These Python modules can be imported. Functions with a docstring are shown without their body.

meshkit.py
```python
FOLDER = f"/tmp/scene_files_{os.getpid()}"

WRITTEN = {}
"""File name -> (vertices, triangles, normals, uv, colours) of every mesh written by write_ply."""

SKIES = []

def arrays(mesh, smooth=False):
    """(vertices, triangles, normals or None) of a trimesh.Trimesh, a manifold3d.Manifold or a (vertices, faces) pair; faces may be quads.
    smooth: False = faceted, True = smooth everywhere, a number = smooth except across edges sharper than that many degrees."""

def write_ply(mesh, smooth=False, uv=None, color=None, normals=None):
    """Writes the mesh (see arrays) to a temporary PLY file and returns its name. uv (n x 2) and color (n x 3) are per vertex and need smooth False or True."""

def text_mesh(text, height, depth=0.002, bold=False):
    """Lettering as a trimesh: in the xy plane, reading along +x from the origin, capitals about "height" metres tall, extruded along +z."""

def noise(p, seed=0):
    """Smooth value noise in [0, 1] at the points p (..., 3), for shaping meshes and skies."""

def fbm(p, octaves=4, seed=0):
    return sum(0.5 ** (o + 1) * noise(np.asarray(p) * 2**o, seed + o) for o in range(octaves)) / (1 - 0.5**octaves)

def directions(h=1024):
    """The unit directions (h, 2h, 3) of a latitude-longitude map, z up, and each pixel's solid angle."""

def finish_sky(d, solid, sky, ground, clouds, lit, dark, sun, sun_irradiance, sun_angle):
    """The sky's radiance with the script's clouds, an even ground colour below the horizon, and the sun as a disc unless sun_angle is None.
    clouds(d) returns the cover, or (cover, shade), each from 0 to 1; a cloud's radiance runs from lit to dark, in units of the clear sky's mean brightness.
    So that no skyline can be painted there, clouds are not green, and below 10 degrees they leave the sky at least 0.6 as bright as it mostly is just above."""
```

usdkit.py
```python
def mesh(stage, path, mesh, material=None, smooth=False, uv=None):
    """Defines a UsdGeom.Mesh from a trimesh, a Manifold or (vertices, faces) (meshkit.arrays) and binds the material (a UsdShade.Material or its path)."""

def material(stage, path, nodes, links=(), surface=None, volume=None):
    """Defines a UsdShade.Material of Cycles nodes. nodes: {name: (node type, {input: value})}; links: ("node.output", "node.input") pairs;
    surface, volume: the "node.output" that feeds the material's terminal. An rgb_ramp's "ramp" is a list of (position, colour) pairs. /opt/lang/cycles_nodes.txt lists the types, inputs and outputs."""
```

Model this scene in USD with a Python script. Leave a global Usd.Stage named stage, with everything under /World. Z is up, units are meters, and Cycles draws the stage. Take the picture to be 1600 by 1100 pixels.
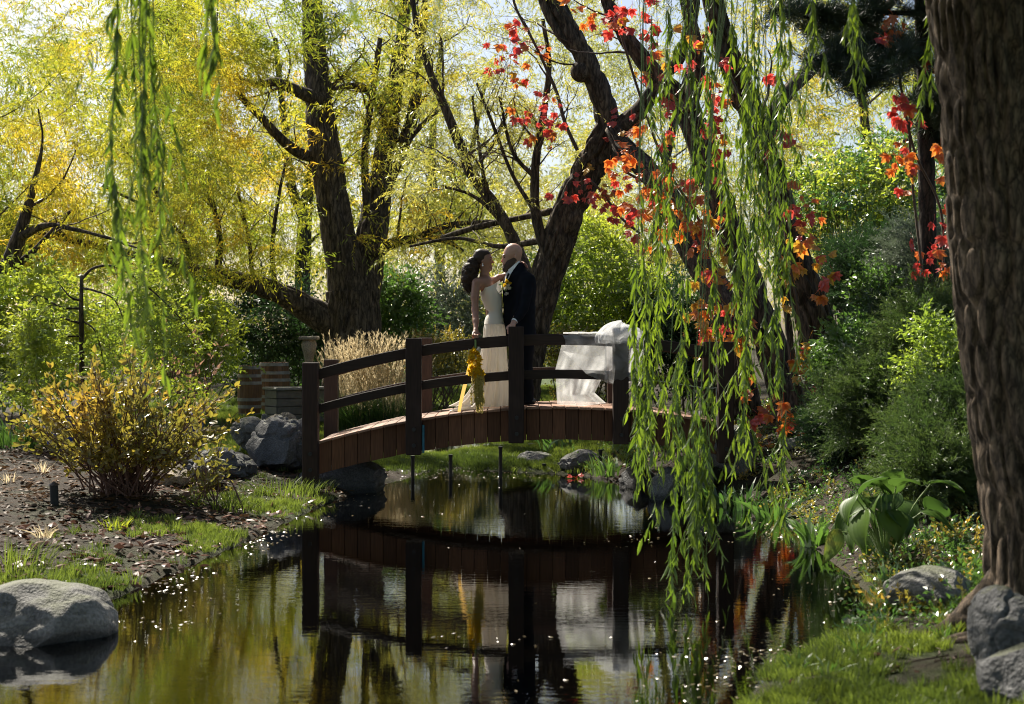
import math, random
import numpy as np
import trimesh
from pxr import Gf, Sdf, Usd, UsdGeom, UsdLux, UsdShade, Vt
from scipy.spatial import cKDTree
import shapely
from shapely.geometry import Polygon, Point
import usdkit, meshkit

stage = Usd.Stage.CreateInMemory()
UsdGeom.SetStageUpAxis(stage, 'Z')
UsdGeom.SetStageMetersPerUnit(stage, 1.0)
UsdGeom.Xform.Define(stage, '/World')
UsdGeom.Scope.Define(stage, '/World/Looks')

# ------------------------------------------------------------------ camera, sky, sun
EYE, FPX, HOR = 1.70, 2222.0, 528.0
cam = UsdGeom.Camera.Define(stage, '/World/camera')
cam.AddTranslateOp().Set(Gf.Vec3d(0, 0, EYE))
cam.AddRotateXOp().Set(90.0)
cam.CreateFocalLengthAttr(50.0)
cam.CreateHorizontalApertureAttr(36.0 * 2222.0 / 2222.2)
cam.CreateVerticalApertureOffsetAttr(-(550.0 - HOR) / 1600 * 36)
cam.CreateFStopAttr(2.8)
cam.CreateFocusDistanceAttr(15.6)
cam.CreateExposureAttr(1.4)
cam.CreateClippingRangeAttr(Gf.Vec2f(0.05, 2000))

SUN_EL, SUN_AZ = math.radians(45), math.radians(-30)      # azimuth from +y towards +x
sun_dir = np.array([math.sin(SUN_AZ) * math.cos(SUN_EL), math.cos(SUN_AZ) * math.cos(SUN_EL), math.sin(SUN_EL)])
sky_mat = usdkit.material(stage, '/World/Looks/sky_look', {
    'sky': ('sky_texture', {'sky_type': 'single_scattering', 'sun_disc': False, 'sun_elevation': SUN_EL, 'sun_rotation': SUN_AZ,
                            'air_density': 1.0, 'aerosol_density': 2.2, 'ozone_density': 1.0}),
    'bg': ('background_shader', {'strength': 0.05})}, [('sky.color', 'bg.color')], surface='bg.background')
dome = UsdLux.DomeLight.Define(stage, '/World/sky')
UsdShade.MaterialBindingAPI.Apply(dome.GetPrim()).Bind(sky_mat)
dome.GetPrim().SetCustomDataByKey('kind', 'structure')
sun = UsdLux.DistantLight.Define(stage, '/World/sun')
sun.CreateNormalizeAttr(True)
sun.CreateIntensityAttr(1.25)
sun.CreateAngleAttr(0.53)
sun.CreateColorAttr(Gf.Vec3f(1.0, 0.93, 0.80))
_z = sun_dir; _x = np.cross([0, 0, 1.0], _z); _x /= np.linalg.norm(_x); _y = np.cross(_z, _x)
sun.AddTransformOp().Set(Gf.Matrix4d(*_x, 0, *_y, 0, *_z, 0, 0, 0, 0, 1))

# ------------------------------------------------------------------ helpers
def P(px, py, d):
    """The point seen at (px, py) of the 1600 x 1100 photograph at depth d metres."""
    return np.array([(px - 800.0) / FPX * d, d, EYE - (py - HOR) / FPX * d])

def PX(n, d):
    return n / FPX * d

used = {}
def numbered(base):
    n = used.get(base, 0); used[base] = n + 1
    return base if n == 0 else f'{base}_{n:03d}'

LOC = {}
def tag(prim, label=None, cat=None, group=None, kind=None):
    for k, v in (('label', label), ('category', cat), ('group', group), ('kind', kind)):
        if v: prim.SetCustomDataByKey(k, v)

def thing(name, label, cat, loc=(0, 0, 0), group=None, kind=None):
    path = numbered('/World/' + name)
    x = UsdGeom.Xform.Define(stage, path)
    x.AddTranslateOp().Set(Gf.Vec3d(*map(float, loc)))
    LOC[path] = np.asarray(loc, float)
    tag(x.GetPrim(), label, cat, group, kind)
    return path

def part(parent, name, mesh, mat, smooth=False, label=None, kind=None):
    path = numbered(parent + '/' + name)
    loc = LOC[parent]
    if isinstance(mesh, tuple): mesh = trimesh.Trimesh(mesh[0], mesh[1], process=False)
    mesh = mesh.copy(); mesh.apply_translation(-loc)
    m = usdkit.mesh(stage, path, mesh, mat, smooth=smooth)
    LOC[path] = loc
    tag(m.GetPrim(), label=label, kind=kind)
    return path

def solo(name, mesh, mat, label, cat, group=None, kind=None, smooth=False):
    path = numbered('/World/' + name)
    if isinstance(mesh, tuple): mesh = trimesh.Trimesh(mesh[0], mesh[1], process=False)
    m = usdkit.mesh(stage, path, mesh, mat, smooth=smooth)
    tag(m.GetPrim(), label, cat, group, kind)
    return m

def instancer(path, protos, mat, pos, yaw, tilt, scale, which, kind=None):
    """Scatters the meshes protos; path is a prim under /World; tilt (n, 2) leans each copy (radians about x, y)."""
    pos = np.asarray(pos, float) - LOC.get(path.rsplit('/', 1)[0], np.zeros(3))
    n = len(pos)
    pi = UsdGeom.PointInstancer.Define(stage, path)
    rel = pi.CreatePrototypesRel()
    mats = mat if isinstance(mat, list) else [mat] * len(protos)
    for k, (pm, mt) in enumerate(zip(protos, mats)):
        pp = f'{path}/spray_{k + 1:03d}'
        usdkit.mesh(stage, pp, pm, mt, smooth=False)
        rel.AddTarget(pp)
    cy, sy = np.cos(yaw / 2), np.sin(yaw / 2)
    q = np.stack([cy, 0 * cy, 0 * cy, sy], 1)
    def mul(a, b):
        w1, x1, y1, z1 = a.T; w2, x2, y2, z2 = b.T
        return np.stack([w1*w2-x1*x2-y1*y2-z1*z2, w1*x2+x1*w2+y1*z2-z1*y2, w1*y2-x1*z2+y1*w2+z1*x2, w1*z2+x1*y2-y1*x2+z1*w2], 1)
    t = np.asarray(tilt, float)
    qx = np.stack([np.cos(t[:, 0]/2), np.sin(t[:, 0]/2), 0*t[:, 0], 0*t[:, 0]], 1)
    qy = np.stack([np.cos(t[:, 1]/2), 0*t[:, 0], np.sin(t[:, 1]/2), 0*t[:, 0]], 1)
    q = mul(mul(qx, qy), q)
    pi.CreatePositionsAttr(Vt.Vec3fArray.FromNumpy(pos.astype(np.float32)))
    qh = Vt.QuathArray([Gf.Quath(float(a), float(b), float(c), float(d)) for a, b, c, d in q])
    pi.CreateOrientationsAttr(qh)
    s = np.broadcast_to(np.asarray(scale, float).reshape(n, -1), (n, 3))
    pi.CreateScalesAttr(Vt.Vec3fArray.FromNumpy(np.ascontiguousarray(s).astype(np.float32)))
    pi.CreateProtoIndicesAttr(Vt.IntArray.FromNumpy(np.asarray(which, np.int32)))
    tag(pi.GetPrim(), kind=kind)
    return pi

class MB:
    """Collects triangles into one mesh."""
    def __init__(s): s.v, s.f, s.n = [], [], 0
    def add(s, v, f):
        f = np.asarray(f)
        if f.shape[1] == 4: f = np.vstack([f[:, [0, 1, 2]], f[:, [0, 2, 3]]])
        s.v.append(np.asarray(v, float)); s.f.append(f + s.n); s.n += len(v)
        return s
    def mesh(s, m): return s.add(m.vertices, m.faces)
    def get(s): return trimesh.Trimesh(np.vstack(s.v), np.vstack(s.f), process=False)

def spline(pts, n):
    """Catmull-Rom through the control rows, n samples evenly spaced in parameter."""
    p = np.asarray(pts, float)
    if len(p) == 2: return p[0] + np.linspace(0, 1, n)[:, None] * (p[1] - p[0])
    q = np.vstack([2*p[0]-p[1], p, 2*p[-1]-p[-2]])
    t = np.linspace(0, len(p) - 1 - 1e-9, n); i = t.astype(int); u = (t - i)[:, None]
    a, b, c, d = q[i], q[i+1], q[i+2], q[i+3]
    return 0.5*((2*b) + (c-a)*u + (2*a-5*b+4*c-d)*u**2 + (3*b-a-3*c+d)*u**3)

def frames(path):
    t = np.gradient(path, axis=0); t /= np.linalg.norm(t, axis=1, keepdims=True) + 1e-12
    a = np.zeros_like(t)
    ref = np.array([1.0, 0, 0]) if abs(t[0, 0]) < 0.8 else np.array([0, 1.0, 0])
    x = ref - t[0]*np.dot(ref, t[0]); x /= np.linalg.norm(x)
    for i in range(len(t)):
        x = x - t[i]*np.dot(x, t[i]); x /= np.linalg.norm(x) + 1e-12
        a[i] = x
    return t, a, np.cross(t, a)

def tube(path, radii, sides=8, bark=0.0, freq=9.0, seed=0, cap=True, along=0.22):
    path = np.asarray(path, float); r = np.broadcast_to(np.asarray(radii, float), (len(path),))
    t, a, b = frames(path)
    ang = np.arange(sides) * 2*np.pi/sides
    ring = np.cos(ang)[None, :, None]*a[:, None] + np.sin(ang)[None, :, None]*b[:, None]
    rr = np.repeat(r[:, None], sides, 1)
    if bark > 0:
        s = np.concatenate([[0], np.cumsum(np.linalg.norm(np.diff(path, axis=0), axis=1))])
        R = np.maximum(r.mean(), 0.02)
        q = np.stack([np.cos(ang)[None]*R*freq + 0*s[:, None], np.sin(ang)[None]*R*freq + 0*s[:, None], s[:, None]*freq*along + 0*ang[None]], -1)
        q[..., 0] += 1.2*(meshkit.noise(q*0.5 + 11, seed) - 0.5); q[..., 1] += 1.2*(meshkit.noise(q*0.5 + 31, seed) - 0.5)
        n1 = np.clip(np.abs(2*meshkit.noise(q, seed) - 1)*2.6, 0, 1); n1 = n1*n1*(3-2*n1); n2 = meshkit.noise(q*2.3 + 7, seed + 3); n3 = meshkit.fbm(q*np.array([.25, .25, .35]), 2, seed + 5)
        rr = rr + bark*(1.3*(n1 - 0.7) + 0.6*(n2 - 0.5)) + 1.8*bark*(n3 - 0.5)
    v = path[:, None] + rr[..., None]*ring
    i, j = np.meshgrid(np.arange(len(path)-1), np.arange(sides), indexing='ij')
    f = np.stack([i*sides+j, i*sides+(j+1) % sides, (i+1)*sides+(j+1) % sides, (i+1)*sides+j], -1).reshape(-1, 4)
    v = v.reshape(-1, 3); f = np.vstack([f[:, [0, 1, 2]], f[:, [0, 2, 3]]])
    if cap:
        n = len(v); v = np.vstack([v, path[-1], path[0]]); o = (len(path)-1)*sides
        k = np.arange(sides)
        f = np.vstack([f, np.stack([o+k, o+(k+1) % sides, np.full(sides, n)], 1), np.stack([(k+1) % sides, k, np.full(sides, n+1)], 1)])
    return v, f

def box(x0, x1, y0, y1, z0, z1, ch=0.006):
    """A box with chamfered edges."""
    from manifold3d import Manifold
    c = np.array([[x, y, z] for x in (x0, x1) for y in (y0, y1) for z in (z0, z1)])
    m = (c.min(0) + c.max(0))/2
    pts = []
    for p in c:
        s = np.sign(m - p)
        for k in range(3):
            q = p + s*ch; q[k] = p[k]; pts.append(q)
    return trimesh.convex.convex_hull(np.array(pts))

# ------------------------------------------------------------------ signed-distance modelling (people)
def net(prims, res, lo, hi):
    """prims: (kind, params, k, op). Round cones and ellipsoids blended smoothly on a grid; the zero surface by surface nets."""
    lo, hi = np.asarray(lo, float), np.asarray(hi, float)
    n = np.ceil((hi-lo)/res).astype(int) + 1
    ax = [lo[i] + res*np.arange(n[i]) for i in range(3)]
    D = np.full(n, 1.0, np.float32)
    for kind, prm, k, op in prims:
        if kind == 'cone':
            a, b, ra, rb = np.asarray(prm[0], float), np.asarray(prm[1], float), prm[2], prm[3]
            mn, mx = np.minimum(a-ra, b-rb), np.maximum(a+ra, b+rb)
        else:
            c, rad, R = np.asarray(prm[0], float), np.asarray(prm[1], float), prm[2] if len(prm) > 2 else np.eye(3)
            mn, mx = c-rad.max(), c+rad.max()
        pad = max(k, 0.02)*1.5 + 3*res
        i0 = np.clip(np.floor((mn-pad-lo)/res).astype(int), 0, n); i1 = np.clip(np.ceil((mx+pad-lo)/res).astype(int)+1, 0, n)
        if (i1 <= i0).any(): continue
        X = np.stack(np.meshgrid(*[ax[i][i0[i]:i1[i]] for i in range(3)], indexing='ij'), -1)
        if kind == 'cone':
            ba = b-a; h = np.clip(((X-a)@ba)/max(ba@ba, 1e-12), 0, 1)
            d = np.linalg.norm(X-a-h[..., None]*ba, axis=-1) - (ra+(rb-ra)*h)
        else:
            q = (X-c)@R; q1 = q/rad; q2 = q/rad**2
            l1 = np.linalg.norm(q1, axis=-1)
            d = l1*(l1-1)/np.maximum(np.linalg.norm(q2, axis=-1), 1e-9)
        sl = tuple(slice(i0[i], i1[i]) for i in range(3))
        old = D[sl]
        if op == 'sub':
            hh = np.clip(0.5-0.5*(old+d)/max(k, 1e-6), 0, 1); D[sl] = old+(-d-old)*hh+k*hh*(1-hh)
        else:
            hh = np.clip(0.5+0.5*(old-d)/max(k, 1e-6), 0, 1); D[sl] = old+(d-old)*hh-k*hh*(1-hh)
    s = D < 0
    cells = np.zeros(n-1, int); acc = np.zeros((*(n-1), 3)); cnt = np.zeros(n-1)
    idx = [(a, b, c) for a in (0, 1) for b in (0, 1) for c in (0, 1)]
    def cut(c): return tuple(slice(c[i], n[i]-1+c[i]) for i in range(3))
    for e in range(3):
        for c in idx:
            if c[e]: continue
            c2 = list(c); c2[e] = 1; c2 = tuple(c2)
            d0, d1 = D[cut(c)], D[cut(c2)]
            x = (d0 < 0) != (d1 < 0)
            t = np.where(x, d0/np.where(x, d0-d1, 1), 0)
            off = np.zeros((*d0.shape, 3)); off[..., 0], off[..., 1], off[..., 2] = c
            off[..., e] += t
            acc += np.where(x[..., None], off, 0); cnt += x
    m = cnt > 0
    ids = np.full(n-1, -1); ids[m] = np.arange(m.sum())
    base = np.stack(np.meshgrid(*[np.arange(k-1) for k in n], indexing='ij'), -1)
    v = lo + res*(base[m] + acc[m]/cnt[m][:, None])
    F = []
    for e in range(3):
        o = [i for i in range(3) if i != e]
        a = [slice(0, n[i]-1) for i in range(3)]; b = list(a)
        a[e], b[e] = slice(0, n[e]-1), slice(1, n[e])
        for i in o: a[i] = b[i] = slice(1, n[i]-1)
        s0, s1 = s[tuple(a)], s[tuple(b)]
        for flip, mask in ((False, s0 & ~s1), (True, ~s0 & s1)):
            w = np.argwhere(mask)
            if not len(w): continue
            p = w.copy()
            for i in o: p[:, i] += 1
            def g(di, dj):
                q = p.copy(); q[:, o[0]] -= di; q[:, o[1]] -= dj
                return ids[q[:, 0], q[:, 1], q[:, 2]]
            quad = np.stack([g(1, 1), g(0, 1), g(0, 0), g(1, 0)], 1)
            if flip ^ (e == 1): quad = quad[:, ::-1]
            F.append(quad)
    F = np.vstack(F); F = np.vstack([F[:, [0, 1, 2]], F[:, [0, 2, 3]]])
    return trimesh.Trimesh(v, F, process=False)
# ------------------------------------------------------------------ materials
def mat(name, nodes, links=(), surface='p.BSDF', volume=None):
    return usdkit.material(stage, '/World/Looks/' + name, nodes, links, surface=surface, volume=volume)

def plain(name, color, rough=0.6, **kw):
    """One colour with a fine mottling of its own."""
    c = np.array(color, float)
    return mat(name, {'g': ('geometry', {}), 'n': ('noise_texture', {'scale': kw.pop('scale', 14.0), 'detail': 4.0}),
                      'r': ('rgb_ramp', {'ramp': [(0.25, tuple(c*0.72)), (0.75, tuple(np.minimum(c*1.25, 1)))]}),
                      'p': ('principled_bsdf', {'roughness': rough, **kw})},
               [('g.position', 'n.vector'), ('n.fac', 'r.fac'), ('r.color', 'p.base_color')])

def leaf_mat(name, ramp, trans=0.5, gloss=0.10, rough=0.38, tint=(1.0, 1.0, 1.0), zone=0.6, gain=1.0, zscale=0.45):
    """Thin leaves: each leaf its own tone (random per leaf and per spray) and slow drifts through the crown."""
    stops = [(p, tuple(np.array(c)*gain)) for p, c in ramp]
    t = np.array(tint)
    return mat(name, {
        'g': ('geometry', {}), 'o': ('object_info', {}),
        'z': ('noise_texture', {'scale': zscale, 'detail': 2.0}),
        'm1': ('math', {'math_type': 'multiply', 'value2': 0.55}),
        'm2': ('math', {'math_type': 'multiply_add', 'value2': 0.25}),
        'm3': ('map_range', {'from_min': 0.3, 'from_max': 0.7, 'to_min': -zone/2, 'to_max': zone/2}),
        'm4': ('math', {'math_type': 'add'}), 'm5': ('math', {'math_type': 'add', 'value2': 0.1, 'use_clamp': True}),
        'r': ('rgb_ramp', {'ramp': stops}),
        'tr': ('mix', {'mix_type': 'multiply', 'fac': 1.0, 'color2': tuple(t)}),
        'd': ('diffuse_bsdf', {}), 't': ('translucent_bsdf', {}), 's': ('glossy_bsdf', {'roughness': rough, 'color': (0.9, 0.9, 0.9)}),
        'x': ('mix_closure', {'fac': trans}), 'f': ('fresnel', {'IOR': 1.4}), 'fm': ('math', {'math_type': 'multiply', 'value2': gloss*10}), 'y': ('mix_closure', {'fac': gloss})},
        [('g.random_per_island', 'm1.value1'), ('o.random', 'm2.value1'), ('m1.value', 'm2.value3'), ('g.position', 'z.vector'), ('z.fac', 'm3.value'),
         ('m2.value', 'm4.value1'), ('m3.result', 'm4.value2'), ('m4.value', 'm5.value1'), ('m5.value', 'r.fac'), ('r.color', 'd.color'), ('r.color', 'tr.color1'), ('tr.color', 't.color'),
         ('d.BSDF', 'x.closure1'), ('t.BSDF', 'x.closure2'), ('x.closure', 'y.closure1'), ('s.BSDF', 'y.closure2')],
        surface='y.closure')

def bark_mat(name, dark, light, scale=1.0, stretch=0.22, bump=0.5, moss=None):
    nodes = {'g': ('geometry', {}), 'mp': ('mapping', {'scale': (scale, scale, scale*stretch)}),
             'n': ('noise_texture', {'scale': 16.0, 'detail': 6.0, 'roughness': 0.65, 'distortion': 0.6}),
             'v': ('voronoi_texture', {'scale': 14.0, 'feature': 'distance_to_edge'}),
             'n2': ('noise_texture', {'scale': 1.6, 'detail': 3.0}),
             'a': ('math', {'math_type': 'multiply'}), 'r': ('rgb_ramp', {'ramp': [(0.36, dark), (0.5, tuple((np.array(dark)+np.array(light))/2)), (0.66, light)]}),
             'mix': ('mix', {'mix_type': 'multiply', 'fac': 0.6}), 'r2': ('rgb_ramp', {'ramp': [(0.3, (0.45, 0.45, 0.45)), (0.7, (1, 1, 1))]}),
             'vr': ('rgb_ramp', {'ramp': [(0.0, (0.12, 0.12, 0.12)), (0.16, (0.7, 0.7, 0.7)), (0.4, (1, 1, 1))]}), 'wm': ('mix', {'mix_type': 'linear_light', 'fac': 0.06}), 'vm': ('mix', {'mix_type': 'multiply', 'fac': 0.85}),
             'nf': ('noise_texture', {'scale': 70.0, 'detail': 5.0, 'roughness': 0.7}), 'hm': ('mix', {'fac': 0.35}), 'fm': ('mix', {'mix_type': 'multiply', 'fac': 0.5}), 'fr': ('rgb_ramp', {'ramp': [(0.38, (0.45, 0.45, 0.45)), (0.6, (1.15, 1.15, 1.15))]}), 'b': ('bump', {'strength': bump, 'distance': 0.03}), 'p': ('principled_bsdf', {'roughness': 0.92, 'specular_ior_level': 0.25})}
    links = [('g.position', 'mp.vector'), ('mp.vector', 'n.vector'), ('mp.vector', 'v.vector'), ('g.position', 'n2.vector'),
             ('n.fac', 'r.fac'), ('r.color', 'mix.color1'), ('n2.fac', 'r2.fac'), ('r2.color', 'mix.color2'), ('mix.color', 'p.base_color'),
             ('mp.vector', 'wm.color1'), ('n.color', 'wm.color2'), ('wm.color', 'v.vector'), ('v.distance', 'vr.fac'), ('mix.color', 'vm.color1'), ('vr.color', 'vm.color2'), ('mp.vector', 'nf.vector'), ('nf.fac', 'fr.fac'), ('vm.color', 'fm.color1'), ('fr.color', 'fm.color2'), ('fm.color', 'p.base_color'),
             ('vm.color', 'hm.color1'), ('nf.color', 'hm.color2'), ('hm.color', 'b.height'), ('b.normal', 'p.normal')]
    del nodes['a']; links = [l for l in links if l not in (('mp.vector', 'v.vector'), ('mix.color', 'p.base_color'))]
    return mat(name, nodes, links)

def wood_mat(name, color, rough=0.6, axis='z', worn=0.25):
    c = np.array(color); sc = {'x': (1.2, 16, 16), 'y': (16, 1.2, 16), 'z': (16, 16, 1.2)}[axis]
    return mat(name, {'g': ('geometry', {}), 'o': ('object_info', {}), 'mp': ('mapping', {'scale': sc}),
                      'n': ('noise_texture', {'scale': 4.0, 'detail': 5.0, 'roughness': 0.6}), 'w': ('noise_texture', {'scale': 2.2, 'detail': 4.0}),
                      'r': ('rgb_ramp', {'ramp': [(0.3, tuple(c*0.65)), (0.7, tuple(c*1.3))]}),
                      'rw': ('rgb_ramp', {'ramp': [(0.55, (0, 0, 0)), (0.8, (1, 1, 1))]}), 'mw': ('math', {'math_type': 'multiply', 'value2': worn}),
                      'rv': ('map_range', {'from_min': 0.0, 'from_max': 1.0, 'to_min': 0.68, 'to_max': 1.3}),
                      'mx': ('mix', {'mix_type': 'mix', 'color2': tuple(np.minimum(c*2.2+0.02, 1))}),
                      'hv': ('hsv', {}),
                      'b': ('bump', {'strength': 0.3, 'distance': 0.004}), 'p': ('principled_bsdf', {'roughness': rough, 'specular_ior_level': 0.22})},
               [('g.position', 'mp.vector'), ('mp.vector', 'n.vector'), ('g.position', 'w.vector'), ('n.fac', 'r.fac'), ('w.fac', 'rw.fac'), ('rw.color', 'mw.value1'), ('mw.value', 'mx.fac'),
                ('r.color', 'mx.color1'), ('mx.color', 'hv.color'), ('o.random', 'rv.value'), ('rv.result', 'hv.value'), ('hv.color', 'p.base_color'), ('n.fac', 'b.height'), ('b.normal', 'p.normal')])

def rock_mat(name, dark, light, spot=(0.5, 0.5, 0.48)):
    return mat(name, {'g': ('geometry', {}), 'n': ('noise_texture', {'scale': 2.4, 'detail': 7.0, 'roughness': 0.62, 'distortion': 0.8}),
                      'n2': ('noise_texture', {'scale': 60.0, 'detail': 3.0}), 'nz': ('separate_xyz', {}), 'n4': ('noise_texture', {'scale': 4.5, 'detail': 5.0, 'roughness': 0.7}), 'ma': ('math', {'math_type': 'multiply'}), 'mr': ('rgb_ramp', {'ramp': [(0.40, (0, 0, 0)), (0.54, (0.75, 0.75, 0.75))]}), 'mo': ('mix', {'color2': (0.055, 0.062, 0.02)}), 'n3': ('noise_texture', {'scale': 7.0, 'detail': 5.0, 'roughness': 0.7}),
                      'r': ('rgb_ramp', {'ramp': [(0.3, dark), (0.7, light)]}), 'r2': ('rgb_ramp', {'ramp': [(0.35, (0.6, 0.6, 0.6)), (0.65, (1.15, 1.15, 1.15))]}),
                      'r3': ('rgb_ramp', {'ramp': [(0.62, (0, 0, 0)), (0.72, (1, 1, 1))]}), 'mm': ('math', {'math_type': 'multiply', 'value2': 0.45}),
                      'mx': ('mix', {'mix_type': 'multiply', 'fac': 1.0}), 'my': ('mix', {'mix_type': 'mix', 'color2': spot}),
                      'ad': ('math', {'math_type': 'add'}), 'sx': ('separate_xyz', {}), 'wz': ('map_range', {'from_min': 0.03, 'from_max': 0.09, 'to_min': 0.30, 'to_max': 1.0, 'clamp': True}), 'wc': ('combine_color', {}), 'wet': ('mix', {'mix_type': 'multiply', 'fac': 1.0}),
                      'b': ('bump', {'strength': 0.8, 'distance': 0.02}), 'p': ('principled_bsdf', {'roughness': 0.8})},
               [('g.position', 'n.vector'), ('g.position', 'n2.vector'), ('g.position', 'n3.vector'), ('n.fac', 'r.fac'), ('n2.fac', 'r2.fac'), ('r.color', 'mx.color1'), ('r2.color', 'mx.color2'),
                ('n3.fac', 'r3.fac'), ('r3.color', 'mm.value1'), ('mm.value', 'my.fac'), ('mx.color', 'my.color1'), ('g.position', 'sx.vector'), ('sx.z', 'wz.value'), ('wz.result', 'wc.r'), ('wz.result', 'wc.g'), ('wz.result', 'wc.b'), ('g.normal', 'nz.vector'), ('nz.z', 'ma.value1'), ('g.position', 'n4.vector'), ('n4.fac', 'ma.value2'), ('ma.value', 'mr.fac'), ('mr.color', 'mo.fac'), ('my.color', 'mo.color1'), ('mo.color', 'wet.color1'), ('wc.color', 'wet.color2'), ('wet.color', 'p.base_color'),
                ('n3.fac', 'ad.value1'), ('n2.fac', 'ad.value2'), ('ad.value', 'b.height'), ('b.normal', 'p.normal')])

# foliage
G = {'yg': [(0.0, (0.22, 0.28, 0.02)), (0.33, (0.50, 0.47, 0.035)), (0.63, (0.71, 0.50, 0.035)), (1.0, (0.74, 0.37, 0.03))],
     'pale': [(0.0, (0.27, 0.30, 0.06)), (0.45, (0.56, 0.51, 0.075)), (1.0, (0.72, 0.50, 0.06))],
     'dark': [(0.0, (0.018, 0.045, 0.012)), (0.6, (0.045, 0.095, 0.022)), (1.0, (0.10, 0.15, 0.03))],
     'green': [(0.0, (0.05, 0.12, 0.02)), (0.6, (0.13, 0.24, 0.03)), (1.0, (0.30, 0.34, 0.04))],
     'grey': [(0.0, (0.07, 0.10, 0.06)), (0.6, (0.14, 0.17, 0.10)), (1.0, (0.24, 0.24, 0.12))],
     'strand': [(0.0, (0.055, 0.105, 0.008)), (0.42, (0.20, 0.285, 0.016)), (0.80, (0.46, 0.46, 0.03)), (1.0, (0.60, 0.42, 0.03))],
     'bush': [(0.0, (0.11, 0.12, 0.02)), (0.28, (0.28, 0.23, 0.03)), (0.62, (0.52, 0.31, 0.035)), (1.0, (0.50, 0.20, 0.05))],
     'needle': [(0.0, (0.012, 0.03, 0.012)), (0.6, (0.035, 0.065, 0.028)), (1.0, (0.08, 0.12, 0.05))]}
L_yg = leaf_mat('willow_leaf_yellow', G['yg'], trans=0.62, zone=0.9, gloss=0.06)
L_pale = leaf_mat('willow_leaf_pale', G['pale'], trans=0.6)
L_lime = leaf_mat('leaf_lime', [(0.0, (0.24, 0.34, 0.03)), (0.5, (0.46, 0.50, 0.04)), (1.0, (0.68, 0.56, 0.06))], trans=0.65)
L_grey = leaf_mat('leaf_grey_green', G['grey'], trans=0.5)
L_green = leaf_mat('leaf_green', G['green'], trans=0.55)
L_dark = leaf_mat('leaf_dark', G['dark'], trans=0.4, gloss=0.06)
L_strand = leaf_mat('willow_leaf_green', G['strand'], trans=0.6, gloss=0.07, zone=0.3)
L_bush = leaf_mat('leaf_amber', G['bush'], trans=0.58, zone=0.4, zscale=1.5)
L_needle = leaf_mat('needle_dark', G['needle'], trans=0.25, gloss=0.08, rough=0.45)
L_grass = leaf_mat('grass_blade', [(0.0, (0.08, 0.12, 0.018)), (0.5, (0.22, 0.28, 0.035)), (1.0, (0.44, 0.40, 0.08))], trans=0.55, gloss=0.05)
L_sedge = leaf_mat('sedge_blade', [(0.0, (0.04, 0.09, 0.02)), (0.6, (0.10, 0.17, 0.03)), (1.0, (0.30, 0.26, 0.07))], trans=0.45)
L_plume = leaf_mat('plume_straw', [(0.0, (0.52, 0.42, 0.25)), (1.0, (0.80, 0.68, 0.46))], trans=0.6, gloss=0.04)
L_red = leaf_mat('vine_leaf_red', [(0.0, (0.52, 0.05, 0.04)), (0.6, (0.74, 0.13, 0.09)), (1.0, (0.76, 0.24, 0.10))], trans=0.65, zone=0.3, gloss=0.06)
L_orange = leaf_mat('vine_leaf_orange', [(0.0, (0.60, 0.15, 0.03)), (0.5, (0.72, 0.28, 0.04)), (1.0, (0.76, 0.42, 0.05))], trans=0.62, zone=0.3, gloss=0.06)
L_yellow = leaf_mat('vine_leaf_yellow', [(0.0, (0.60, 0.30, 0.03)), (1.0, (0.66, 0.50, 0.05))], trans=0.58, zone=0.2, gloss=0.06)
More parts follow.
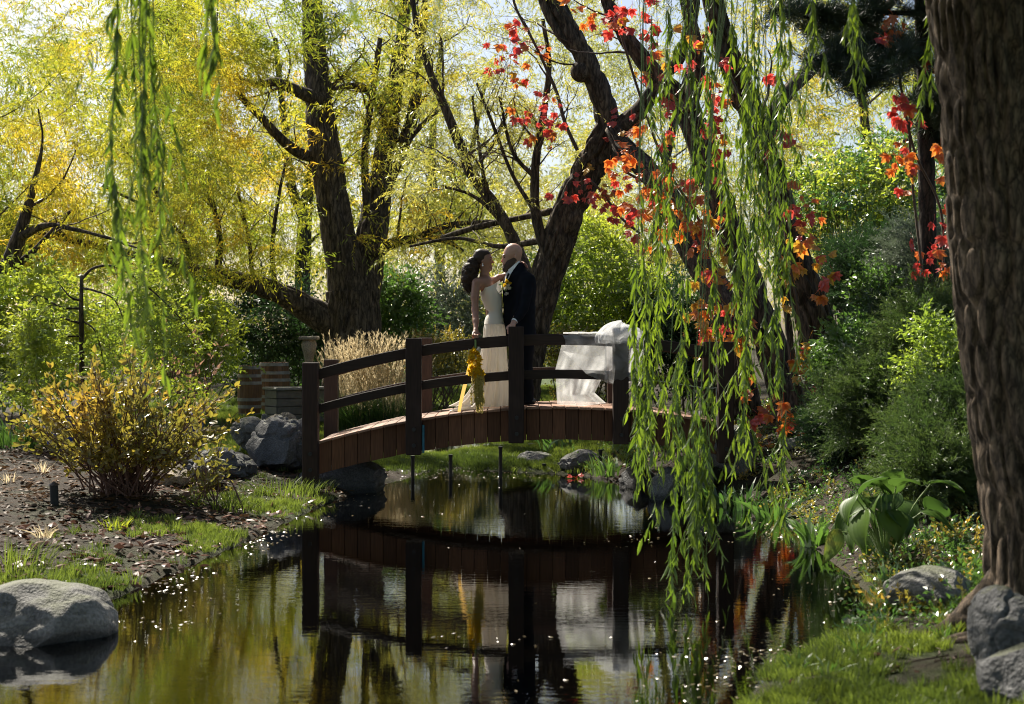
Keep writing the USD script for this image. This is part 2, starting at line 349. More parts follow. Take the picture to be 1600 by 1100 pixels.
L_hosta = leaf_mat('hosta_leaf', [(0.0, (0.04, 0.09, 0.015)), (0.7, (0.11, 0.18, 0.025)), (1.0, (0.30, 0.28, 0.04))], trans=0.5, gloss=0.025, rough=0.4)
L_litter = leaf_mat('dead_leaf', [(0.0, (0.05, 0.027, 0.014)), (0.5, (0.13, 0.072, 0.034)), (0.88, (0.25, 0.15, 0.075)), (0.94, (0.42, 0.33, 0.24)), (1.0, (0.34, 0.06, 0.04))], trans=0.2, gloss=0.02, rough=0.45)
L_juniper = leaf_mat('juniper_green', [(0.0, (0.05, 0.09, 0.018)), (0.6, (0.14, 0.19, 0.04)), (1.0, (0.28, 0.29, 0.06))], trans=0.5, gloss=0.06)
L_float = leaf_mat('floating_leaf', [(0.0, (0.10, 0.07, 0.03)), (0.6, (0.30, 0.24, 0.12)), (1.0, (0.5, 0.42, 0.2))], trans=0.15, gloss=0.17, rough=0.25)

M_bark = bark_mat('willow_bark', (0.052, 0.037, 0.026), (0.23, 0.172, 0.12), 1.0, 0.2, 0.9)
M_bark_near = bark_mat('near_bark', (0.085, 0.060, 0.042), (0.29, 0.21, 0.145), 1.7, 0.25, 0.8)
M_bark_grey = bark_mat('grey_bark', (0.06, 0.06, 0.055), (0.17, 0.16, 0.14), 1.0, 0.25, 0.4)
M_bark_pine = bark_mat('pine_bark', (0.02, 0.015, 0.012), (0.09, 0.062, 0.045), 1.6, 0.3, 0.7)
M_twig = plain('twig_brown', (0.07, 0.042, 0.026), 0.8)
M_twig_red = plain('twig_red', (0.10, 0.045, 0.028), 0.7)
M_stalk = plain('green_stalk', (0.12, 0.18, 0.04), 0.6)

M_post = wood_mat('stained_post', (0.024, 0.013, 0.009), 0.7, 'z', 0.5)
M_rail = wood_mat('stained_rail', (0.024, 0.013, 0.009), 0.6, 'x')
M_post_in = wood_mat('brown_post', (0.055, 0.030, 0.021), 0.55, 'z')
M_fascia = wood_mat('redwood_board', (0.095, 0.043, 0.023), 0.75, 'z', 0.2)
M_deck = wood_mat('deck_board', (0.22, 0.125, 0.085), 0.55, 'y', 0.5)
M_beam = wood_mat('dark_beam', (0.04, 0.025, 0.018), 0.7, 'x')
M_iron = plain('black_iron', (0.012, 0.012, 0.012), 0.5, metallic=0.3)
M_blue = plain('blue_paint', (0.02, 0.16, 0.24), 0.5)
M_rock = rock_mat('granite', (0.055, 0.054, 0.052), (0.20, 0.195, 0.185), (0.34, 0.34, 0.33))
M_rock_dark = rock_mat('dark_granite', (0.025, 0.026, 0.029), (0.10, 0.10, 0.105), (0.24, 0.24, 0.24))
M_rock_tan = rock_mat('tan_stone', (0.16, 0.125, 0.09), (0.36, 0.29, 0.21), (0.42, 0.38, 0.32))
# ------------------------------------------------------------------ terrain
SHORE = np.array([(-9, 2.5), (-8, 5), (-5.2, 8.6), (-3.6, 9.0), (-2.72, 9.1), (-2.41, 10.73), (-2.19, 12.2), (-2.0, 13.9), (-1.72, 15.9), (-1.66, 17.2), (-2.05, 19.0), (-2.3, 21.0), (-2.2, 23.6), (-1.6, 24.6),
                  (-0.6, 24.8), (0.35, 24.0), (0.55, 22.0), (0.3, 20.2), (0.42, 18.3), (1.16, 17.2), (1.42, 15.9), (1.78, 15.2), (2.27, 14.4), (2.60, 13.2), (2.5, 11.9), (2.42, 10.7), (2.36, 9.2),
                  (2.02, 8.27), (1.52, 7.5), (1.12, 6.7), (0.95, 5.5), (0.9, 4.0), (0.7, 2.0), (-2, 1.2), (-6, 1.4)], float)
_sp = spline(np.vstack([SHORE, SHORE[:1]]), 420)
POND = Polygon(_sp[:-1]).buffer(0)
_ring = np.array(POND.exterior.coords); _rt = cKDTree(np.vstack([_ring[:-1] + t*(np.diff(_ring, axis=0)) for t in (0, .25, .5, .75)]))

def H(x, y):
    x, y = np.asarray(x, float), np.asarray(y, float)
    sh = x.shape; xy = np.stack([x.ravel(), y.ravel()], 1)
    d = _rt.query(xy)[0]
    ins = shapely.contains_xy(POND, xy[:, 0], xy[:, 1])
    X, Y = xy.T
    p3 = np.stack([X, Y, 0*X], 1)
    nz = meshkit.fbm(p3*0.9, 3, 4) - 0.5; nf = meshkit.fbm(p3*5.0, 3, 9) - 0.5
    sm = lambda a, b, t: np.clip((t-a)/(b-a), 0, 1)**2*(3-2*np.clip((t-a)/(b-a), 0, 1))
    right = sm(-0.4, 1.0, X)
    slope_r = 0.22 + 0.36*sm(9.5, 13.5, Y) - 0.30*sm(18, 22, Y)
    cap_r = 0.42 + 0.95*sm(9, 14, Y)*sm(2.2, 4.5, X) - 0.75*sm(17.5, 22, Y)*sm(2, 4.5, X) + 0.2*sm(3, 6, X)
    cap = 0.40*(1-right) + cap_r*right; sl = (0.17 + 0.06*sm(11, 15, Y)*(1-sm(17, 20, Y)))*(1-right) + slope_r*right
    out = cap*(1-np.exp(-(d*sl)/np.maximum(cap, .05))) + 0.02 + 0.10*nz*np.clip(d/1.0, 0, 1) + 0.05*nf*np.clip(d/0.4, 0, 1)
    bed = -np.minimum(0.42, d*0.35) - 0.01
    shoal = np.exp(-(((X+0.78)/1.25)**2 + ((Y-20.0)/3.1)**2)*1.2)
    bed = bed + shoal*0.46 + 0.06*nz*shoal
    bed = np.where(shoal > 0.05, np.minimum(bed, 0.05 + 0.05*nf), bed)
    h = np.where(ins, bed, out)
    far = sm(30, 60, Y)*0.4
    return (h + far).reshape(sh)

def grow_axis(lo, hi, step, end, ratio=1.25):
    a = list(np.arange(lo, hi + 1e-6, step)); s = step
    while a[-1] < end: s *= ratio; a.append(a[-1] + s)
    return a
gx = grow_axis(0, 6.5, 0.065, 400); gx = np.array([-v for v in gx[:0:-1]] + gx)
gy0 = grow_axis(0, 1, 0.4, 200); gy1 = grow_axis(2.0, 26.0, 0.075, 600)
gy = np.array([2.0 - v for v in gy0[:0:-1]] + gy1)
GX, GY = np.meshgrid(gx, gy, indexing='ij')
GZ = H(GX, GY)
gv = np.stack([GX, GY, GZ], -1).reshape(-1, 3); nx, ny = GX.shape
ii, jj = np.meshgrid(np.arange(nx-1), np.arange(ny-1), indexing='ij')
gf = np.stack([ii*ny+jj, (ii+1)*ny+jj, (ii+1)*ny+jj+1, ii*ny+jj+1], -1).reshape(-1, 4)
gf = np.vstack([gf[:, [0, 1, 2]], gf[:, [0, 2, 3]]])

def lawn_at(x, y):
    """1 on lawn, 0 on bare soil and litter."""
    x, y = np.asarray(x, float), np.asarray(y, float)
    sm = lambda a, b, t: np.clip((t-a)/(b-a), 0, 1)
    nz = meshkit.fbm(np.stack([x, y, 0*x], -1)*1.1, 3, 21)
    back = sm(17.2, 18.4, y + 1.2*(nz-.5))*(1-sm(0.9, 2.2, x + (nz-.5)))*sm(-7.5, -6, x)
    front = (1-sm(8.6, 9.8, y))*sm(0.3, 0.9, x)
    edge = np.exp(-((_rt.query(np.stack([x.ravel(), y.ravel()], 1))[0].reshape(x.shape)-0.35)/0.45)**2)*sm(.48, .62, nz)*(y > 8)*(x < 0)
    front = front*np.clip((meshkit.fbm(np.stack([x, y, 0*x], -1)*2.2, 3, 77) - .38)*7, .05, 1)
    return np.clip(np.maximum(np.maximum(back, front), edge), 0, 1)
M_ground = mat('earth', {
    'g': ('geometry', {}), 'at': ('attribute', {'attribute': 'lawn'}),
    'n': ('noise_texture', {'scale': 3.0, 'detail': 6.0, 'roughness': 0.65}), 'n2': ('noise_texture', {'scale': 45.0, 'detail': 4.0, 'roughness': 0.7}),
    'r': ('rgb_ramp', {'ramp': [(0.34, (0.013, 0.008, 0.004)), (0.52, (0.036, 0.022, 0.012)), (0.70, (0.078, 0.049, 0.028))]}),
    'rg': ('rgb_ramp', {'ramp': [(0.3, (0.03, 0.055, 0.012)), (0.7, (0.08, 0.115, 0.025))]}),
    'nm': ('noise_texture', {'scale': 1.3, 'detail': 5.0, 'roughness': 0.7}), 'rm': ('rgb_ramp', {'ramp': [(0.46, (0, 0, 0)), (0.60, (0.8, 0.8, 0.8))]}), 'mm': ('mix', {'color2': (0.034, 0.040, 0.010)}), 'mn': ('mix', {'fac': 0.55}), 'mx': ('mix', {}), 'b': ('bump', {'strength': 1.0, 'distance': 0.06}),
    'at2': ('attribute', {'attribute': 'sunk'}), 'mud': ('mix', {'color2': (0.045, 0.034, 0.016)}), 'p': ('principled_bsdf', {'roughness': 0.9, 'specular_ior_level': 0.3})},
    [('g.position', 'n.vector'), ('g.position', 'n2.vector'), ('n.fac', 'mn.color1'), ('n2.fac', 'mn.color2'), ('mn.color', 'r.fac'), ('mn.color', 'rg.fac'),
     ('g.position', 'nm.vector'), ('nm.fac', 'rm.fac'), ('rm.color', 'mm.fac'), ('r.color', 'mm.color1'), ('at.fac', 'mx.fac'), ('mm.color', 'mx.color1'), ('rg.color', 'mx.color2'), ('at2.fac', 'mud.fac'), ('mx.color', 'mud.color1'), ('mud.color', 'p.base_color'), ('n2.fac', 'b.height'), ('b.normal', 'p.normal')])
gm = usdkit.mesh(stage, '/World/ground', (gv, gf), M_ground, smooth=True)
UsdGeom.PrimvarsAPI(gm).CreatePrimvar('lawn', Sdf.ValueTypeNames.FloatArray, 'vertex').Set(Vt.FloatArray.FromNumpy(lawn_at(GX, GY).reshape(-1).astype(np.float32)))
UsdGeom.PrimvarsAPI(gm).CreatePrimvar('sunk', Sdf.ValueTypeNames.FloatArray, 'vertex').Set(Vt.FloatArray.FromNumpy(np.clip((.03-GZ)/.08, 0, 1).reshape(-1).astype(np.float32)))
tag(gm.GetPrim(), kind='structure')

# ------------------------------------------------------------------ water: a sheet at z = 0 clipped by the banks
M_water = mat('pond_water', {
    'g': ('geometry', {}), 'mp': ('mapping', {'scale': (3.0, 10.0, 1.0)}), 'n': ('noise_texture', {'scale': 1.6, 'detail': 3.0, 'roughness': 0.55}),
    'mq': ('mapping', {'scale': (0.5, 0.9, 1.0)}), 'n0': ('noise_texture', {'scale': 0.8, 'detail': 1.0}),
    'rm': ('map_range', {'from_min': 0.40, 'from_max': 0.65, 'to_min': 0.25, 'to_max': 1.0, 'clamp': True}), 'mul': ('math', {'math_type': 'multiply'}),
    'b': ('bump', {'strength': 0.5, 'distance': 0.0022}),
    'f': ('fresnel', {'IOR': 2.1}), 't': ('transparent_bsdf', {'color': (0.40, 0.36, 0.22)}), 's': ('glossy_bsdf', {'roughness': 0.0, 'color': (1, 1, 1)}), 'x': ('mix_closure', {})},
    [('g.position', 'mp.vector'), ('mp.vector', 'n.vector'), ('g.position', 'mq.vector'), ('mq.vector', 'n0.vector'), ('n0.fac', 'rm.value'), ('n.fac', 'mul.value1'), ('rm.result', 'mul.value2'),
     ('mul.value', 'b.height'), ('b.normal', 's.normal'), ('b.normal', 'f.normal'), ('f.fac', 'x.fac'), ('t.BSDF', 'x.closure1'), ('s.BSDF', 'x.closure2')], surface='x.closure')
wp = POND.buffer(0.6).intersection(shapely.box(-12, 0.5, 6, 27))
wv, wf = trimesh.creation.triangulate_polygon(wp, engine='earcut')
wm = usdkit.mesh(stage, '/World/pond_water', (np.column_stack([wv, 0*wv[:, 0]]), wf), M_water)
tag(wm.GetPrim(), kind='structure')

# ------------------------------------------------------------------ the arched footbridge
Y0, Y1 = 15.2, 16.47                                    # middle of the front and rear railings
SC = FPX / Y0
def deck_z(x):                                          # top of the deck
    px = 800 + np.asarray(x, float)*SC
    return EYE - (635 + 3.83e-4*(px-875)**2 - HOR)/SC
bx0, bx1 = (497-800)/SC, (1128-800)/SC
POSTX = [(p-800)/SC for p in (487.5, 647.5, 806.5, 968.5, 1131)]
br = thing('footbridge', 'dark brown arched wooden footbridge with two rail fences over the pond', 'footbridge', (0.06, (Y0+Y1)/2, 0.0))
rng = random.Random(5)
FY0, FY1 = Y0 + 0.03, Y1 - 0.03
# side boards
n_b = 31; w_b = (bx1-bx0)/n_b
for yy, out in ((FY0, -1), (FY1, 1)):
    for k in range(n_b):
        xa, xb = bx0 + k*w_b + 0.0025, bx0 + (k+1)*w_b - 0.0025
        za, zb = float(deck_z(xa)) - 0.03, float(deck_z(xb)) - 0.03
        j = rng.uniform(-.0025, .0025)
        y_a, y_b = (yy - 0.012 + j, yy + 0.014 + j)
        c = 0.003; pts = []
        for x, z in ((xa, za), (xb, zb)):
            for zz in (z, z - 0.325 + rng.uniform(-.003, .003)):
                s = 1 if x == xa else -1
                pts += [(x, y_a + c, zz), (x + s*c, y_a, zz), (x, y_b, zz)]
        part(br, 'side_board', trimesh.convex.convex_hull(np.array(pts)), M_fascia)
# dark stringer behind the boards and along the middle
for yy in (FY0 + 0.05, (Y0+Y1)/2, FY1 - 0.05):
    xs = np.linspace(bx0 + .02, bx1 - .02, 40); zt = deck_z(xs) - 0.036
    v = np.vstack([np.stack([xs, 0*xs + yy + dy, zt + dz], 1) for dy, dz in ((-.03, 0), (.03, 0), (.03, -.26), (-.03, -.26))])
    n = 40; k = np.arange(n-1)
    f = np.vstack([np.stack([a*n+k, a*n+k+1, b*n+k+1, b*n+k], 1) for a, b in ((0, 1), (1, 2), (2, 3), (3, 0))] + [np.array([[0, n, 2*n, 3*n], [n-1, 4*n-1, 3*n-1, 2*n-1]])])
    part(br, 'stringer', MB().add(v, f).get(), M_beam)
# deck planks
n_p = 31; w_p = (bx1-bx0)/n_p
for k in range(n_p):
    xa, xb = bx0 + k*w_p + 0.004, bx0 + (k+1)*w_p - 0.004
    za, zb = float(deck_z(xa)), float(deck_z(xb)); dz = rng.uniform(-.004, .003)
    m = box(0, math.hypot(xb-xa, zb-za), Y0 - 0.045 + rng.uniform(-.006, .006), Y1 + 0.045 + rng.uniform(-.006, .006), -0.026, 0, 0.004)
    m.apply_transform(trimesh.transformations.rotation_matrix(-math.atan2(zb-za, xb-xa), [0, 1, 0])); m.apply_translation([xa, 0, za + dz])
    part(br, 'deck_plank', m, M_deck)
# posts with bolts, rails
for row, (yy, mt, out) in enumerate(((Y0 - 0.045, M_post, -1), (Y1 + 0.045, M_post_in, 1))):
    for k, x in enumerate(POSTX):
        x = x + (0.035 if row else 0)
        zd = float(deck_z(x)); h = 0.082 if row == 0 else 0.078
        zt = zd + 0.865; zb = zd - (0.37 if k in (1, 2, 3) else 0.42)
        yc = yy + out*0.045
        part(br, 'post', box(x-h, x+h, yc-h, yc+h, zb, zt, 0.007), mt)
        if row == 0:
            for zz in (zd - 0.10, zd - 0.27):
                b = trimesh.creation.cylinder(0.021, 0.022, sections=10); b.apply_transform(trimesh.transformations.rotation_matrix(math.pi/2, [1, 0, 0]))
                b.apply_translation([x + 0.005, yc - h - 0.008, zz]); part(br, 'bolt', b, M_iron)
    for name, top, th in (('top_rail', 0.775, 0.118), ('middle_rail', 0.395, 0.098)):
        for k in range(4):
            xa, xb = POSTX[k], POSTX[k+1]
            if row: xa, xb = xa + .035, xb + .035
            xs = np.linspace(xa - (0.0 if k else -.06) , xb, 15); zt = deck_z(xs) + top
            ys = yy - out*0.012
            c = 0.006; sec = [(-.02+c, 0), (.02-c, 0), (.02, -c), (.02, -th+c), (.02-c, -th), (-.02+c, -th), (-.02, -th+c), (-.02, -c)]
            xs = xs + 0.0015*(k % 2)
            v = np.vstack([np.stack([xs, 0*xs + ys + dy, zt + dz], 1) for dy, dz in sec]); n = 15; q = np.arange(n-1)
            f = np.vstack([np.stack([a*n+q, a*n+q+1, ((a+1) % 8)*n+q+1, ((a+1) % 8)*n+q], 1) for a in range(8)] + [np.array([[a*n, (a+1)*n, (7-a-1)*n, (7-a)*n] for a in range(3)]), np.array([[(a+1)*n+n-1, a*n+n-1, (7-a)*n+n-1, (7-a-1)*n+n-1] for a in range(3)])])
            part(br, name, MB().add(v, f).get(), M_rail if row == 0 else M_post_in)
# blue tape beside the second post, rope light at the right end
part(br, 'blue_strap', box(POSTX[1] + .086, POSTX[1] + .108, Y0 - .05, Y0 + .012, float(deck_z(POSTX[1])) - .36, float(deck_z(POSTX[1])) - .06, .003), M_blue)
M_wire = plain('pale_wire', (0.55, 0.53, 0.5), 0.4)
zr = float(deck_z(POSTX[4]))
wirepath = spline([P(965, 588, Y0-.06), P(1035, 596, Y0-.06), P(1118, 606, Y0-.06), P(1119, 580, Y0-.06), P(1119, 560, Y0-.06)], 30)
part(br, 'wire', tube(wirepath, 0.004, 5), M_wire)
part(br, 'wire', tube(spline([P(1119, 606, Y0-.07), P(1120, 660, Y0-.07), P(1124, 690, Y0-.07)], 12), 0.004, 5), M_wire)

# ------------------------------------------------------------------ rocks
def rock(center, size, seed, yaw=0.0, facet=0.35, sub=4, crack=.09):
    m = trimesh.creation.icosphere(sub, 1.0); v = m.vertices
    r = np.random.RandomState(seed)
    for _ in range(9):                                   # flats cut into the boulder
        n = r.normal(size=3); n /= np.linalg.norm(n); lim = r.uniform(0.62, 0.9)
        d = v@n; v = v - np.clip(d-lim, 0, None)[:, None]*n*(1-facet*.2)
    v = v*(1 + 0.30*(meshkit.fbm(v*1.4 + seed, 3, seed) - 0.5))[:, None]
    v = v*(1 + 0.05*(meshkit.fbm(v*6 + seed, 3, seed) - 0.5))[:, None]
    ck = np.abs(2*meshkit.fbm(v*1.3 + seed*3, 3, seed+7) - 1); v = v*(1 - crack*np.clip(1 - ck*9, 0, 1))[:, None]
    v = v*np.asarray(size)
    c, s = math.cos(yaw), math.sin(yaw); v = v@np.array([[c, s, 0], [-s, c, 0], [0, 0, 1]])
    return trimesh.Trimesh(v + center, m.faces, process=False)
R = [  # px centre, py centre, depth, half width px, half height px, depth half m, yaw, material, label, part of which group
 (48, 966, 8.2, 130, 54, 0.42, 0.1, M_rock, 'large smooth grey boulder half in the water at bottom left corner'),
 (434, 700, 16.3, 44, 47, 0.40, 0.5, M_rock_dark, 'big dark angular boulder standing against the left end of the bridge'),
 (352, 730, 15.6, 52, 34, 0.40, -0.3, M_rock_dark, 'long low dark grey rock left of the big angular boulder'),
 (322, 738, 14.6, 26, 30, 0.25, 0.4, M_rock, 'rounded grey rock standing at the front of the left rock pile'),
 (262, 752, 14.2, 34, 30, 0.3, 0.2, M_rock_tan, 'brown weathered rock beside the foot of the amber bush'),
 (536, 752, 16.0, 66, 34, 0.75, 0.0, M_rock_dark, 'dark slab of rock at the water carrying the left bridge end'),
 (392, 668, 18.0, 32, 16, 0.3, 0.2, M_rock, 'flat grey rock on the lawn edge behind the left rock pile'),
 (440, 662, 17.6, 30, 18, 0.3, -0.4, M_rock_tan, 'tan rounded rock on top behind the big angular boulder'),
 (474, 680, 17.0, 24, 24, 0.25, 0.3, M_rock_dark, 'blue grey rock just behind the first bridge post'),
 (415, 655, 18.6, 14, 9, 0.15, 0.3, M_rock, 'small pale stone between the flat rock and the lawn'),
 (842, 722, 19.0, 34, 20, 0.3, 0.5, M_rock, 'leaning grey rock at the far end of the right bank under the bridge'),
 (908, 728, 18.0, 36, 24, 0.35, -0.2, M_rock, 'grey speckled boulder in the middle of the right bank under the bridge'),
 (1012, 770, 16.2, 42, 42, 0.55, 0.2, M_rock_dark, 'dark boulder under the right bridge end behind hanging willow'),
 (1044, 742, 15.0, 28, 18, 0.25, -0.2, M_rock, 'pale grey stone resting before the dark boulder under the right bridge end'),
 (1092, 733, 15.0, 20, 10, 0.2, 0.2, M_rock, 'small grey stone on the right bank beneath the last bridge post'),
 (1146, 694, 15.3, 34, 25, 0.3, 0.3, M_rock, 'round grey boulder at the right end of the bridge'),
 (1090, 650, 19.0, 22, 12, 0.25, 0.1, M_rock, 'bluish stone on the bank seen through the rails at the right end'),
 (1462, 925, 8.6, 72, 36, 0.35, -0.35, M_rock, 'flat pale boulder bedded in the grass left of the near trunk'),
 (1580, 988, 6.4, 50, 66, 0.25, 0.3, M_rock_dark, 'dark grey boulder at the foot of the near trunk, the upper of two'),
 (1598, 1070, 5.9, 62, 66, 0.25, 0.1, M_rock_dark, 'rounded blue grey boulder in the bottom right corner, the lower of two'),
 (830, 700, 21.5, 12, 7, 0.15, 0.3, M_rock_dark, 'small wet stone far back in the stream under the bridge'),
 (1240, 690, 15.6, 14, 8, 0.15, 0.4, M_rock, 'small stone on the slope below the leaning trunk'),
]
ROCKS = []
for k, (px, py, d, hw, hh, hd, yaw, mt, lab) in enumerate(R):
    c = P(px, py, d); hwm, hhm = PX(hw, d)*1.08, PX(hh, d)*1.1
    g = float(H(np.array(c[0]), np.array(c[1])))
    top = c[2] + hhm; bot = min(c[2] - hhm, g - 0.06)
    c[2] = (top+bot)/2
    ROCKS.append((c[0], c[1], max(hwm, hd)))
    solo('boulder' if hw > 30 else 'rock', rock(c, (hwm, hd, (top-bot)/2), 30+k, yaw, sub=5 if hw > 24 else 4, crack=.025 if hw > 60 else .09), mt, lab, 'rock', group='rocks along the pond', smooth=True)

# ------------------------------------------------------------------ stakes in the stream
for k, (px, pt, pb, d, lab) in enumerate([(645, 714, 760, 17.2, 'leftmost thin black iron stake standing in the stream under the bridge'), (704, 712, 757, 17.4, 'second black iron stake from the left in the stream'),
        (782, 699, 760, 17.2, 'tallest black iron stake, in the middle of the stream'), (846, 726, 755, 18.0, 'short bent black stake before the leaning grey rock'), (938, 704, 750, 17.6, 'black stake in front of the grey speckled boulder')]):
    a, b = P(px, pb, d), P(px + (4 if k == 3 else 0), pt, d); a[2] = -0.25
    pth = spline([a, (a*.4+b*.6) + (np.array([.03, 0, 0]) if k == 3 else 0), b], 8)
    v, f = tube(pth, [0.022]*8, 8)
    st = thing('iron_stake', lab, 'stake', (a[0], a[1], -0.25), group='stakes in the stream')
    part(st, 'rod', (v, f), M_iron); cap = trimesh.creation.cylinder(0.027, 0.03, sections=10); cap.apply_translation(b); part(st, 'end_cap', cap, M_iron)

# path light by the bush
pl = thing('path_light', 'short black garden path light standing in the soil left of the amber bush', 'garden light', P(86, 792, 12.4))
a = P(86, 792, 12.4); b = P(84, 757, 12.4); a[2] = float(H(a[0], a[1])) - .05
part(pl, 'stem', tube(spline([a, b], 5), 0.036, 12), M_iron)
cp = trimesh.creation.cone(0.05, 0.035, sections=16); cp.apply_translation(b - [0, 0, .005]); part(pl, 'cap', cp, M_iron)

# ------------------------------------------------------------------ barrels, deck box, stone pedestal on the lawn
M_stave = wood_mat('barrel_oak', (0.14, 0.075, 0.04), 0.6, 'z', 0.3)
M_hoop = plain('galvanised_hoop', (0.22, 0.21, 0.20), 0.6, metallic=0.4)
def barrel(px0, px1, pt, d, label):
    c = P((px0+px1)/2, pt, d); g = float(H(c[0], c[1])); hgt = c[2]-g; r = PX((px1-px0)/2, d)
    b = thing('wine_barrel', label, 'barrel', (c[0], c[1], g), group='oak barrels on the lawn')
    prof = lambda t: r*(0.84 + 0.16*(1-(2*t-1)**2))
    n = 22
    for k in range(n):
        a0, a1 = 2*math.pi*(k+.03)/n, 2*math.pi*(k+.97)/n
        ts = np.linspace(0, 1, 7); V = []
        for t in ts:
            for a in (a0, a1):
                for rr in (prof(t), prof(t)-.025): V.append((c[0]+rr*math.cos(a), c[1]+rr*math.sin(a), g+hgt*t))
        F = []
        for i in range(6):
            o = 4*i
            F += [(o, o+2, o+6, o+4), (o+1, o+5, o+7, o+3), (o, o+4, o+5, o+1), (o+2, o+3, o+7, o+6)]
        F += [(0, 1, 3, 2), (24, 26, 27, 25)]
        part(b, 'stave', MB().add(V, np.array(F)).get(), M_stave)
    for t in (0.04, 0.2, 0.34, 0.66, 0.8, 0.96):
        th = np.linspace(0, 2*np.pi, 33)[:-1]; w = .028/hgt
        V = np.vstack([np.stack([c[0]+rr*np.cos(th), c[1]+rr*np.sin(th), 0*th+g+hgt*tt], 1) for tt, rr in ((t-w, prof(t-w)+.004), (t+w, prof(t+w)+.004), (t+w, prof(t+w)-.01), (t-w, prof(t-w)-.01))])
        k = np.arange(32); F = np.vstack([np.stack([q*32+k, q*32+(k+1) % 32, ((q+1) % 4)*32+(k+1) % 32, ((q+1) % 4)*32+k], 1) for q in range(4)])
        part(b, 'hoop', MB().add(V, F).get(), M_hoop)
    h = trimesh.creation.cylinder(r*.8, .03, sections=28); h.apply_translation([c[0], c[1], g+hgt-.04]); part(b, 'head', h, M_stave)
barrel(371, 409, 571, 25.2, 'left oak barrel with steel hoops, partly behind the other barrel')
barrel(402, 454, 566, 26.2, 'right oak barrel with steel hoops, standing behind the grey storage box')
M_box = plain('grey_resin', (0.095, 0.09, 0.085), 0.55); M_boxd = plain('grey_resin_lid', (0.17, 0.165, 0.16), 0.5)
bc = P(452, 640, 24.4); bg = float(H(bc[0], bc[1]))
bxp = thing('storage_box', 'grey slatted garden storage box with flat lid in front of the barrels', 'storage box', (bc[0], bc[1], bg))
T = trimesh.transformations.rotation_matrix(math.radians(33), [0, 0, 1]); T[:3, 3] = [bc[0] + .05, bc[1] + .3, bg]
bw, bd, bh = 0.44, 0.27, 0.56
for k in range(4):
    z0, z1 = k*bh/4 + .004, (k+1)*bh/4 - .004
    for lo, hi in (((-bw, -bd), (bw, -bd+.02)), ((-bw, bd-.02), (bw, bd)), ((-bw-.012, -bd+.022), (-bw+.008, bd-.022)), ((bw-.008, -bd+.022), (bw+.012, bd-.022))):
        m = box(lo[0], hi[0], lo[1], hi[1], z0, z1, .006); m.apply_transform(T); part(bxp, 'panel', m, M_box)
m = box(-bw-.04, bw+.04, -bd-.04, bd+.04, bh, bh+.05, .012); m.apply_transform(T); part(bxp, 'lid', m, M_boxd)
m = box(.18, .3, -bd-.055, -bd-.041, bh-.10, bh-.05, .004); m.apply_transform(T); part(bxp, 'latch', m, M_hoop)
pc = P(483, 545, 24.0); pg = float(H(pc[0], pc[1]))
pd = thing('stone_pedestal', 'carved tan stone pedestal with a square cap beside the plume grass', 'pedestal', (pc[0], pc[1], pg))
def lathe(profile, c, n=24):
    th = np.linspace(0, 2*np.pi, n+1)[:-1]
    V = np.vstack([np.stack([c[0]+r*np.cos(th), c[1]+r*np.sin(th), 0*th+z], 1) for r, z in profile]); k = np.arange(n)
    F = np.vstack([np.stack([q*n+k, q*n+(k+1) % n, (q+1)*n+(k+1) % n, (q+1)*n+k], 1) for q in range(len(profile)-1)])
    return MB().add(V, F).get()
zt = P(0, 525, 24.0)[2]
part(pd, 'cap', box(pc[0]-.16, pc[0]+.16, pc[1]-.16, pc[1]+.16, zt-.07, zt, .02), M_rock_tan)
part(pd, 'column', lathe([(.10, pg), (.10, pg+.2), (.075, pg+.25), (.07, zt-.4), (.10, zt-.28), (.135, zt-.15), (.11, zt-.07)], (pc[0], pc[1])), M_rock_tan, smooth=40)
# ------------------------------------------------------------------ leaves and sprays
def unit(a): return a/(np.linalg.norm(a, axis=-1, keepdims=True)+1e-12)

def leaves(base, d, side, L, W, bend=0.15, fine=False):
    """Many leaves in one mesh. base, d (direction), side (n, 3); L, W (n). Coarse: 2 triangles; fine: 6 with a bend."""
    n = len(base); L = np.broadcast_to(L, n)[:, None]; W = np.broadcast_to(W, n)[:, None]
    up = np.cross(side, d)
    if not fine:
        v = np.stack([base, base+d*L*.45+side*W*.5+up*W*.12, base+d*L-up*L*bend*.6, base+d*L*.45-side*W*.5+up*W*.12], 1)
        f = np.array([[0, 1, 2], [0, 2, 3]]); k = 4
    else:
        m1, m2 = d*L*.28+up*L*bend*.05, d*L*.64-up*L*bend*.18
        v = np.stack([base, base+m1+side*W*.46+up*W*.1, base+m1-side*W*.46+up*W*.1, base+m2+side*W*.40+up*W*.1, base+m2-side*W*.40+up*W*.1, base+d*L-up*L*bend*.7, base+m1-up*W*.04, base+m2-up*W*.04], 1)
        f = np.array([[0, 6, 1], [0, 2, 6], [6, 7, 3], [6, 3, 1], [2, 4, 7], [2, 7, 6], [7, 5, 3], [4, 5, 7]]); k = 8
    F = (f[None] + (np.arange(n)*k)[:, None, None]).reshape(-1, 3)
    return v.reshape(-1, 3), F

